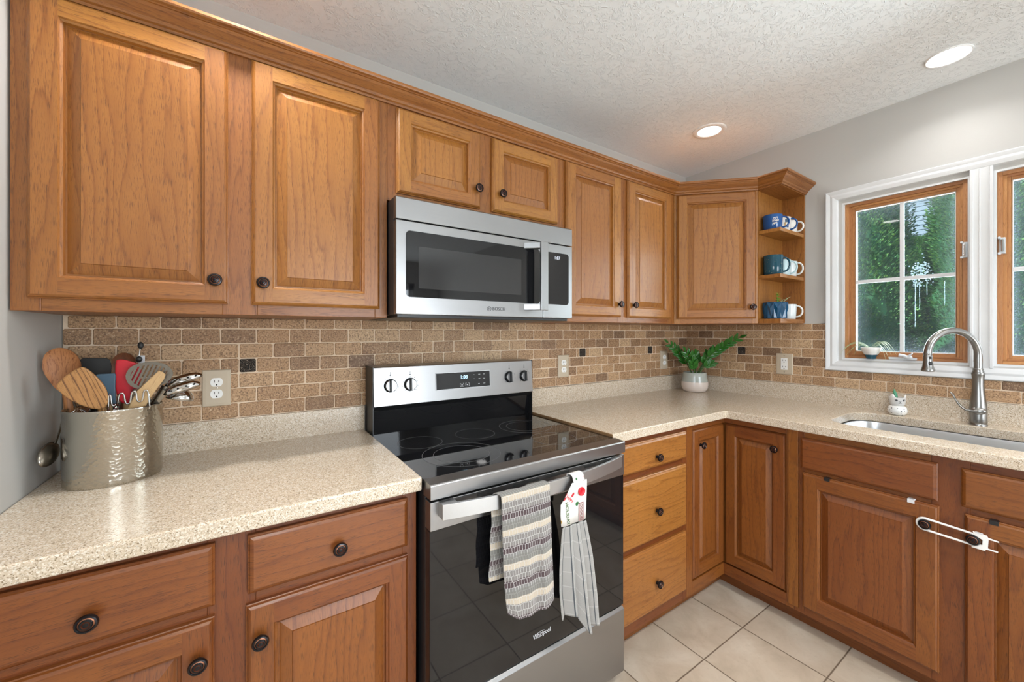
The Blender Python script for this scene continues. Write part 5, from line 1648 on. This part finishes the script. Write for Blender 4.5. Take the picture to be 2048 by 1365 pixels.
# tongs: two leaf-shaped steel jaws
root = thing('steel_tongs', (0.27, -0.19, 1.10), 'steel tongs with long pierced jaws leaning out of the crock toward the outlet', 'utensil', 'utensils in the steel crock')
for k, (dy, dz, sc_) in enumerate([(0.0, 0.004, 1.0), (-0.022, -0.008, 0.97)]):
    jaw = [(0.244, 1.143), (0.256, 1.163), (0.272, 1.172), (0.298, 1.180), (0.320, 1.182), (0.335, 1.173), (0.324, 1.164), (0.298, 1.153), (0.275, 1.148)]
    mb = MB()
    pts = [Vector((0.244 + (x - 0.244) * sc_, -0.19 + dy, z + dz - (0.010 * k))) for x, z in so(jaw, 1)]
    c = sum(pts, Vector()) / len(pts)
    rows = []
    for f, dd in ((1, 0), (0.8, -0.004), (0.5, -0.008), (0.05, -0.010)):
        rows.append([c + (p - c) * f + Vector((0, dd, 0.3 * dd)) for p in pts])
    mb.grid(rows, 0, closed_u=True)
    for q in range(4):
        mb.lathe(c + Vector((-0.028 + 0.018 * q, -0.0106, 0.002 + (-0.028 + 0.018 * q) * 0.30)), (0, -1, 0.2), [(0.0022, 0), (0.0018, 0.0008)], 8, 1)
    mb.build('jaw', ['chrome', 'dark_gap'], root, solid=0.0012)
mb = MB()
mb.tube([(0.250, -0.19, 1.150), (0.222, -0.19, 1.10), (0.178, -0.185, ZI)], [0.010, 0.009, 0.006], 10, flat=0.35, up=(0, 1, 0))
mb.tube([(0.250, -0.21, 1.140), (0.224, -0.205, 1.10), (0.178, -0.188, ZI)], [0.010, 0.009, 0.006], 10, flat=0.35, up=(0, 1, 0))
mb.build('handle', 'tool_steel', root)
# ladle hooking over to the right
root = thing('steel_ladle', (0.29, -0.16, 1.08), 'steel ladle with its bowl facing down toward the tiles, right side of the crock', 'utensil', 'utensils in the steel crock')
mb = MB(); rows = []
Rm = Matrix.Rotation(math.radians(14), 3, 'Y')
for j in range(7):
    th = PI * 0.5 * (1 - j / 6)
    rows.append([Vector((0.278, -0.17, 1.108)) + Rm @ Vector((0.032 * math.sin(th) * math.cos(2 * PI * k / 26), 0.028 * math.sin(th) * math.sin(2 * PI * k / 26), 0.030 * math.cos(th))) for k in range(26)])
mb.grid(rows, 0, closed_u=True); mb.build('bowl', 'chrome', root, solid=0.0015)
mb = MB(); mb.tube([(0.262, -0.17, 1.125), (0.246, -0.175, 1.128), (0.232, -0.18, 1.112), (0.20, -0.18, 1.04), (0.17, -0.18, ZI)], 0.004, 10, flat=0.6, up=(0, 1, 0)); mb.build('handle', 'chrome', root)
# wire potato masher, head up
root = thing('potato_masher', (0.185, -0.25, 1.11), 'zigzag wire potato masher showing above the crock rim', 'utensil', 'utensils in the steel crock')
zz = [(0.144, 1.100), (0.144, 1.141), (0.1485, 1.141), (0.150, 1.112), (0.161, 1.112), (0.1635, 1.143), (0.173, 1.144), (0.1765, 1.114), (0.1855, 1.115), (0.188, 1.146), (0.197, 1.147), (0.1985, 1.118), (0.2095, 1.119), (0.212, 1.148), (0.2205, 1.148), (0.223, 1.105)]
dense = []
for a, b_ in zip(zz[:-1], zz[1:]):
    for k in range(4): dense.append((a[0] + (b_[0] - a[0]) * k / 4, a[1] + (b_[1] - a[1]) * k / 4))
dense.append(zz[-1])
for _ in range(2):
    dense = [dense[0]] + [((dense[i - 1][0] + 2 * dense[i][0] + dense[i + 1][0]) / 4, (dense[i - 1][1] + 2 * dense[i][1] + dense[i + 1][1]) / 4) for i in range(1, len(dense) - 1)] + [dense[-1]]
mb = MB(); mb.tube([(x, -0.240, z) for x, z in dense], 0.0021, 8); mb.build('wire_head', 'chrome', root)
mb = MB(); mb.tube([(0.144, -0.240, 1.10), (0.155, -0.235, 1.05), (0.165, -0.21, ZI)], 0.003, 8); mb.tube([(0.223, -0.240, 1.105), (0.205, -0.235, 1.05), (0.17, -0.21, ZI)], 0.003, 8); mb.build('handle', 'chrome', root)
# thin rod with black tips
root = thing('black_tipped_skimmer', (0.187, -0.15, 1.2), 'thin steel rod with two black oval tips at the back of the crock', 'utensil', 'utensils in the steel crock')
mb = MB(); mb.tube([(0.190, -0.150, 1.262), (0.186, -0.150, 1.225), (0.178, -0.155, 1.10), (0.165, -0.17, ZI)], 0.0018, 8); mb.build('rod', 'chrome', root)
mb = MB(); mb.ellipsoid((0.1905, -0.150, 1.266), 0.0068, 0.005, 0.0100); mb.build('tip', 'black_rubber', root)
mb = MB(); mb.ellipsoid((0.1880, -0.156, 1.227), 0.0075, 0.005, 0.0085); mb.build('tip', 'black_rubber', root)
mb = MB(); mb.box(0.183, 0.199, -0.148, -0.1465, 1.216, 1.237); mb.build('tag', 'pale_print', root)
# spoon hooked over the outside of the rim
root = thing('serving_spoon', (0.035, -0.2, 0.98), 'steel serving spoon hanging outside the crock against the grey wall', 'utensil', 'utensils in the steel crock')
mb = MB(); rows = []
ax = Vector((0.010, 0.040, 0.036)).normalized()
wv = Vector((1, 0, 0)); wv = (wv - ax * wv.dot(ax)).normalized(); wv = (wv * 0.55 + ax.cross(wv) * 0.83).normalized()
nm = ax.cross(wv)
c = Vector((0.0285, -0.2000, 0.998))
for j in range(6):
    f = 1 - j / 5
    rows.append([c + ax * (0.034 * f * math.cos(2 * PI * k / 24)) + wv * (0.0215 * f * math.sin(2 * PI * k / 24)) + nm * (-0.008 * (1 - f * f)) for k in range(24)])
mb.grid(rows, 0, closed_u=True); mb.build('bowl', 'tool_steel', root, solid=0.0015)
mb = MB(); mb.tube([c + ax * 0.030, (0.036, -0.158, 1.045), (0.036, -0.135, 1.075), (0.042, -0.128, 1.112), (0.055, -0.135, 1.116), (0.062, -0.14, 1.10)], [0.005, 0.004, 0.004, 0.004, 0.004, 0.003], 10, flat=0.5, up=(1, 0, 0)); mb.build('handle', 'tool_steel', root)
# whisk wires low in the crock
root = thing('wire_whisk', (0.09, -0.2, 1.08), 'dark wire whisk low in the crock under the olive wood spatula', 'utensil', 'utensils in the steel crock')
mb = MB()
for k in range(7):
    an = PI * k / 7
    q = [Vector((0.088, -0.225, 1.0))]
    for s in range(13):
        th = PI * s / 12
        r = 0.026 * math.cos(th)
        q.append(Vector((0.088 + r * math.cos(an), -0.225 + r * math.sin(an), 1.06 + 0.048 * math.sin(th))))
    mb.tube(q[1:], 0.0008, 6)
mb.build('wires', 'chrome', root)
mb = MB(); mb.tube([(0.088, -0.225, 1.065), (0.10, -0.215, 1.0), (0.115, -0.20, ZI)], [0.006, 0.008, 0.008], 10); mb.build('handle', 'black_rubber', root)

# ------------------------------------------------------------------ plant in the corner
PC = Vector((2.905, -0.165, ZT))
t = thing('potted_plant', PC, 'glossy green potted plant with arching stems in the worktop corner', 'plant')
mb = MB()
pr = [(0.058, 0.0), (0.068, 0.004), (0.078, 0.022), (0.082, 0.045), (0.0805, 0.066), (0.0785, 0.0665), (0.076, 0.085), (0.0735, 0.100), (0.0715, 0.122), (0.069, 0.1255), (0.066, 0.124), (0.066, 0.112), (0.0, 0.112)]
mb.lathe(PC, (0, 0, 1), pr, 48, matf=lambda j, i: 1 if j < 4 else 0)
mb.build('pot', ['ceramic_grey', 'ceramic_pink'], t, sharp=50)
mb = MB(); mb.lathe(PC + Vector((0, 0, 0.113)), (0, 0, 1), [(0.0655, 0.0), (0.04, 0.004), (0, 0.006)], 24); mb.build('soil', 'soil', t)
mb = MB()
rs = random.Random(5)
for k in range(9):
    an = rs.uniform(0, 2 * PI); r = rs.uniform(0.02, 0.055)
    mb.ellipsoid(PC + Vector((r * math.cos(an), r * math.sin(an), 0.119)), 0.007, 0.006, 0.004, 10, 6)
mb.build('pebble', 'ceramic_white', t)
rgt = Vector((0.832, -0.555, 0)); fwd = Vector((0.555, 0.832, 0))
def leaflet(mb, p, d, up, L, W):
    d = d.normalized(); s = d.cross(up).normalized(); n = s.cross(d).normalized()
    rows = []
    for j in range(9):
        f = j / 8
        wd = W * math.sin(PI * min(1, f * 0.93 + 0.045)) ** 0.75 * (1 - 0.25 * f)
        cpt = p + d * (L * f) - n * (0.10 * L * f * f)
        rows.append([cpt - s * wd + n * (0.22 * wd), cpt - s * wd * 0.5 + n * 0.08 * wd, cpt, cpt + s * wd * 0.5 + n * 0.08 * wd, cpt + s * wd + n * (0.22 * wd)])
    mb.grid(rows, 0)
def frond(base, mid, tip, n, L0, W0, start=0.25):
    mb = MB(); P = []
    for k in range(17):
        f = k / 16
        P.append(base * (1 - f) ** 2 + mid * 2 * f * (1 - f) + tip * f * f)
    mb.tube(P, [0.0045 * (1 - 0.7 * k / 16) for k in range(17)], 8)
    mb.build('stem', 'stem', t)
    for k in range(n):
        f = start + (1 - start) * k / (n - 1)
        i = min(15, int(f * 16)); p = P[i] + (P[i + 1] - P[i]) * (f * 16 - i)
        tg = (P[min(16, i + 1)] - P[max(0, i - 1)]).normalized()
        sd = tg.cross(fwd).normalized()
        mb = MB()
        for sgn in ((1, -1) if k < n - 1 else (0,)):
            sz = 0.75 + 0.5 * math.sin(PI * min(1, 0.25 + 0.7 * f))
            d = tg * (0.85 if sgn else 1) + sd * sgn * 0.60 - fwd * rs.uniform(0.0, 0.35)
            leaflet(mb, p, d, -fwd + sd * 0.3 * sgn + Vector((0, 0, 0.5)), L0 * sz * rs.uniform(0.9, 1.1), W0 * sz)
        mb.build('leaf', 'leaf', t, solid=0.0008, recalc=False, sharp=180)
TP = PC + Vector((0, 0, 0.115))
def RP(r, f, z): return TP + rgt * r + fwd * f + Vector((0, 0, z))
frond(RP(-0.018, 0, 0), RP(-0.055, 0.0, 0.10), RP(-0.175, 0.0, 0.205), 7, 0.045, 0.0125, 0.34)
frond(RP(0.018, 0, 0), RP(0.05, -0.06, 0.15), RP(0.182, -0.20, 0.243), 8, 0.050, 0.0125, 0.42)
frond(RP(-0.01, -0.02, 0), RP(-0.03, -0.03, 0.09), RP(-0.075, -0.04, 0.150), 4, 0.048, 0.0150, 0.45)
frond(RP(0.01, 0.01, 0), RP(0.01, 0.0, 0.09), RP(0.0, -0.01, 0.135), 4, 0.045, 0.0150, 0.45)
frond(RP(0.02, -0.02, 0), RP(0.05, -0.03, 0.08), RP(0.07, -0.05, 0.150), 4, 0.045, 0.0140, 0.45)
frond(RP(0.015, -0.03, 0), RP(0.04, -0.05, 0.07), RP(0.09, -0.06, 0.072), 4, 0.038, 0.0115, 0.45)
frond(RP(-0.015, -0.03, 0), RP(-0.03, -0.05, 0.05), RP(-0.04, -0.06, 0.085), 4, 0.045, 0.014, 0.4)

# ------------------------------------------------------------------ mugs and planter on the open shelf
def mug(x, y, z, r, h, mat, label, hmat=None, taper=0.9, ang=-90, inner=None, prof=None, hr=0.0045):
    t = thing('mug', (x, y, z), label, 'mug', 'mugs on the open shelf')
    mb = MB()
    pr = prof or [(r * taper * 0.92, 0), (r * taper, 0.004), (r * (taper + 1) / 2, h * 0.4), (r, h * 0.85), (r, h - 0.001), (r - 0.0015, h), (r - 0.0035, h - 0.002), (r - 0.004, h * 0.5), (r * taper - 0.004, 0.008), (0, 0.006)]
    mb.lathe((x, y, z), (0, 0, 1), pr, 40, matf=lambda j, i: 1 if j >= 5 else 0)
    mb.build('cup', [mat, inner or mat], t, sharp=50)
    d = Vector((math.cos(math.radians(ang)), math.sin(math.radians(ang)), 0))
    c = Vector((x, y, z + h * 0.52))
    hw = h * 0.42
    pth = []
    for k in range(17):
        an = PI / 2 - PI * k / 16
        pth.append(c + d * (r * 0.93 + 0.030 * math.cos(an) ** 0.8 if abs(math.cos(an)) > 1e-6 else r * 0.93) + Vector((0, 0, hw * 0.85 * math.sin(an))))
    mb = MB(); mb.tube(pth, hr, 10, flat=1.2, up=d.cross(Vector((0, 0, 1)))); mb.build('handle', hmat or mat, t)
    return t
Z1, Z2, Z3 = 1.856, 1.613, UB + 0.024
MYC = -0.672
m = mug(2.815, -0.668, Z1 + 0.0005, 0.046, 0.080, 'cobalt', 'cobalt blue mug with white writing on the top shelf', ang=-62)
FM = Frame((2.815, -0.668, Z1), (0.60, -0.80, 0), (0, 0, 1), (-0.80, -0.60, 0))
cupo = [q for q in m.children if q.name.startswith('cup')][0]
mb = MB()
rs = random.Random(4)
for row, (a0, a1, z0, nl) in enumerate([(-0.30, 0.22, 0.056, 5), (-0.36, 0.34, 0.042, 7), (-0.28, 0.16, 0.028, 5)]):
    P = []
    for k in range(nl * 10 + 1):
        f = k / (nl * 10); th = 2 * PI * nl * f
        a = math.radians(221) + a0 + (a1 - a0) * f + 0.035 * math.sin(th)
        rr_ = 0.0448
        P.append((2.815 + rr_ * math.cos(a), -0.668 + rr_ * math.sin(a), Z1 + z0 + 0.0055 * math.cos(th) * (0.7 + 0.5 * math.sin(row + 3.3 * f * nl)) + 0.004 * f))
    mb.tube(P, 0.0011, 5)
mb.build('white_lettering', 'ceramic_white', cupo)
m = mug(2.918, -0.672, Z1 + 0.0005, 0.042, 0.082, 'ceramic_white', 'white mug with blue and maroon print behind the blue mug', hmat='cobalt', ang=-80)
cupo = [q for q in m.children if q.name.startswith('cup')][0]
for a0, z0, wv_, hv, mt in [(232, 0.050, 0.35, 0.018, 'deep_blue'), (250, 0.052, 0.25, 0.014, 'burgundy'), (240, 0.022, 0.3, 0.012, 'cobalt'), (222, 0.03, 0.2, 0.02, 'bamboo')]:
    mb = MB(); rows = []
    for j in range(4):
        rows.append([(2.918 + (0.0423 if z0 > .04 else 0.0412) * math.cos(math.radians(a0) + wv_ * (k / 6 - 0.5) * (1 - 0.2 * (j % 2))), -0.672 + (0.0423 if z0 > .04 else 0.0412) * math.sin(math.radians(a0) + wv_ * (k / 6 - 0.5)), Z1 + z0 + hv * j / 3) for k in range(7)])
    mb.grid(rows); mb.build('print_patch', mt, cupo, solid=0.0006)
mug(3.003, -0.674, Z1 + 0.0005, 0.040, 0.076, 'ceramic_white', 'plain white mug at the back of the top shelf', ang=-84)
mug(2.818, -0.670, Z2 + 0.0005, 0.046, 0.106, 'speck_teal', 'dark teal mug with gold flecks on the middle shelf', ang=-62, taper=0.97, inner='teal')
mug(2.921, -0.672, Z2 + 0.0005, 0.040, 0.092, 'pale_blue', 'pale aqua mug in the middle of the middle shelf', ang=-78, hmat='pale_blue')
mug(3.001, -0.674, Z2 + 0.0005, 0.039, 0.090, 'ceramic_ice', 'white mug at the back of the middle shelf', ang=-86, hmat='ceramic_white')
mug(2.985, -0.674, Z3 + 0.0005, 0.042, 0.084, 'ceramic_ice', 'white mug beside the blue faceted planter on the bottom shelf', ang=-84, hmat='ceramic_white')
t = thing('faceted_planter', (2.835, -0.672, Z3), 'dark blue faceted planter with small succulents on the bottom shelf', 'planter')
mb = MB(); rows = []
n = 22
for z, r, ph_, zig in [(0.0, 0.046, 0, 0), (0.006, 0.051, 0, 1), (0.055, 0.057, 0, -1), (0.084, 0.0555, 0, 1), (0.090, 0.0555, 0, 0), (0.090, 0.049, 0, 0), (0.074, 0.048, 0, 0)]:
    rows.append([(2.835 + (r + (0.0035 if (k % 2 == 0) == (zig > 0) else -0.0035) * abs(zig)) * math.cos(2 * PI * k / n), -0.672 + (r + (0.0035 if (k % 2 == 0) == (zig > 0) else -0.0035) * abs(zig)) * math.sin(2 * PI * k / n), Z3 + 0.0005 + z) for k in range(n)])
mb2 = MB()
for j in range(len(rows) - 1):
    for k in range(n):
        a, b_, c_, d_ = rows[j][k], rows[j][(k + 1) % n], rows[j + 1][(k + 1) % n], rows[j + 1][k]
        if k % 2: mb2.face([a, b_, c_]); mb2.face([a, c_, d_])
        else: mb2.face([a, b_, d_]); mb2.face([b_, c_, d_])
mb2.face(list(reversed(rows[0])))
mb2.build('pot', 'deep_blue', t)
mb = MB(); mb.lathe((2.835, -0.672, Z3 + 0.072), (0, 0, 1), [(0.0475, 0), (0.02, 0.003), (0, 0.004)], 24); mb.build('soil', 'soil', t)
rs = random.Random(9)
def sprig(c, H, lean, n, mat, L, W):
    mb = MB()
    P = [c + Vector((lean[0] * f * f, lean[1] * f * f, H * f)) for f in [k / 6 for k in range(7)]]
    mb.tube(P, [0.0018 * (1 - 0.08 * k) for k in range(7)], 6)
    for k in range(n):
        f = 0.3 + 0.7 * k / max(1, n - 1); p = c + Vector((lean[0] * f * f, lean[1] * f * f, H * f))
        a = 2.4 * k
        leaflet(mb, p, Vector((math.cos(a), math.sin(a), 0.5)), Vector((0, 0, 1)), L, W)
    return mb.build('sprig', mat, t, recalc=False)
sprig(Vector((2.820, -0.690, Z3 + 0.074)), 0.062, (-0.008, -0.004), 12, 'bright_leaf', 0.016, 0.006)
sprig(Vector((2.835, -0.685, Z3 + 0.074)), 0.035, (0.004, -0.004), 8, 'bright_leaf', 0.014, 0.006)
sprig(Vector((2.858, -0.690, Z3 + 0.074)), 0.032, (0.012, -0.008), 7, 'spider_leaf', 0.016, 0.005)
sprig(Vector((2.868, -0.694, Z3 + 0.074)), 0.042, (0.028, -0.018), 6, 'spider_leaf', 0.015, 0.004)

# ------------------------------------------------------------------ little cat planter behind the sink
K = Vector((2.992, -1.124, ZT))
t = thing('cat_planter', K, 'white cat-faced ceramic planter with a dotted round body, beside the faucet', 'planter')
mb = MB()
mb.lathe(K, (0, 0, 1), [(0.020, 0.0), (0.028, 0.003), (0.0345, 0.014), (0.0355, 0.024), (0.032, 0.037), (0.025, 0.044), (0.020, 0.046)], 36)
mb.build('dotted_body', 'dotted', t, sharp=60)
mb = MB()
fc = Vector((-0.82, -0.57, 0)); sd = Vector((0.57, -0.82, 0))
rows = []
for z, r in [(0.044, 0.022), (0.052, 0.0265), (0.066, 0.0285), (0.082, 0.0295)]:
    rows.append([K + sd * (r * math.cos(2 * PI * k / 32)) + fc * (r * 0.85 * math.sin(2 * PI * k / 32)) + Vector((0, 0, z)) for k in range(32)])
top = []
for k in range(32):
    a = 2 * PI * k / 32
    front = max(0, math.sin(a))
    ear = 0.020 * max(0, 1 - abs(abs(math.cos(a)) - 0.78) / 0.26) * (1 if math.sin(a) > -0.3 else 0)
    top.append(K + sd * (0.0295 * math.cos(a)) + fc * (0.0295 * 0.85 * math.sin(a)) + Vector((0, 0, 0.083 + ear)))
rows.append(top)
mb.grid(rows, 0, closed_u=True)
mb.build('cat_head', 'ceramic_white', t, solid=0.003, sharp=60)
FK = Frame(K + fc * 0.0262, sd, (0, 0, 1), fc)
mb = MB()
for s in (-1, 1):
    mb.ellipsoid(FK(s * 0.0125, 0.071, -0.0025), 0.0045, 0.0045, 0.0034, 12, 8)
    mb.tube([FK(s * 0.0125 + 0.006 * math.cos(a), 0.0725 + 0.004 * math.sin(a), -0.0012 - 0.002 * abs(math.cos(a))) for a in [PI * k / 8 for k in range(9)]], 0.0007, 5)
mb.tube([FK(-0.0035, 0.067, 0.0005), FK(0.0, 0.0635, 0.0015), FK(0.0035, 0.067, 0.0005)], 0.0008, 5)
mb.tube([FK(0, 0.0635, 0.0015), FK(0, 0.0585, 0.001)], 0.0007, 5)
mb.tube([FK(-0.005, 0.0575, 0.0), FK(0.0, 0.0595, 0.001), FK(0.005, 0.0575, 0.0)], 0.0007, 5)
mb.build('face_marks', 'dark_print', t)
mb = MB(); leaflet(mb, K + Vector((0, 0, 0.07)), Vector((-0.10, 0.16, 1)), fc, 0.052, 0.006); leaflet(mb, K + Vector((0.003, 0, 0.07)), Vector((0.1, 0.35, 1)), fc, 0.045, 0.005)
mb.build('leaf', 'jade_leaf', t, solid=0.0015, recalc=False)

# ------------------------------------------------------------------ bowl plant on the window ledge
BP = Vector((3.066, -1.012, WZ[0] + 0.009))
t = thing('bowl_planter', BP, 'white and teal bowl with a trailing spider plant on the window ledge', 'planter')
mb = MB()
mb.lathe(BP, (0, 0, 1), [(0.017, 0), (0.0195, 0.002), (0.021, 0.012), (0.026, 0.022), (0.034, 0.036), (0.0395, 0.056), (0.0385, 0.058), (0.036, 0.054), (0.030, 0.04), (0, 0.038)], 40, matf=lambda j, i: 1 if j < 3 else 0)
mb.build('bowl', ['ceramic_white', 'teal'], t, sharp=50)
rs = random.Random(21)
for k in range(13):
    s = 1 if k % 2 else -1
    dy = s * rs.uniform(0.05, 0.118); dx = rs.uniform(-0.03, 0.012); H = rs.uniform(0.012, 0.035); drop = rs.uniform(0.0, 0.05)
    mb = MB(); P = []
    b0 = BP + Vector((rs.uniform(-0.01, 0.01), s * rs.uniform(0, 0.02), 0.045))
    rows = []
    for q in range(13):
        f = q / 12
        p = b0 + Vector((dx * f, dy * f, 4 * H * f * (1 - f) * 1.2 + 0.012 * (1 - f) - drop * f * f))
        if p.x > XR + 0.010: p.x = XR + 0.010
        wd = 0.0030 * math.sin(PI * (0.12 + 0.85 * f))
        rows.append([p + Vector((-wd, 0, wd * 0.4)), p, p + Vector((wd, 0, wd * 0.4))])
    mb.grid(rows, 0); mb.build('leaf', 'spider_leaf', t, solid=0.0006, recalc=False)
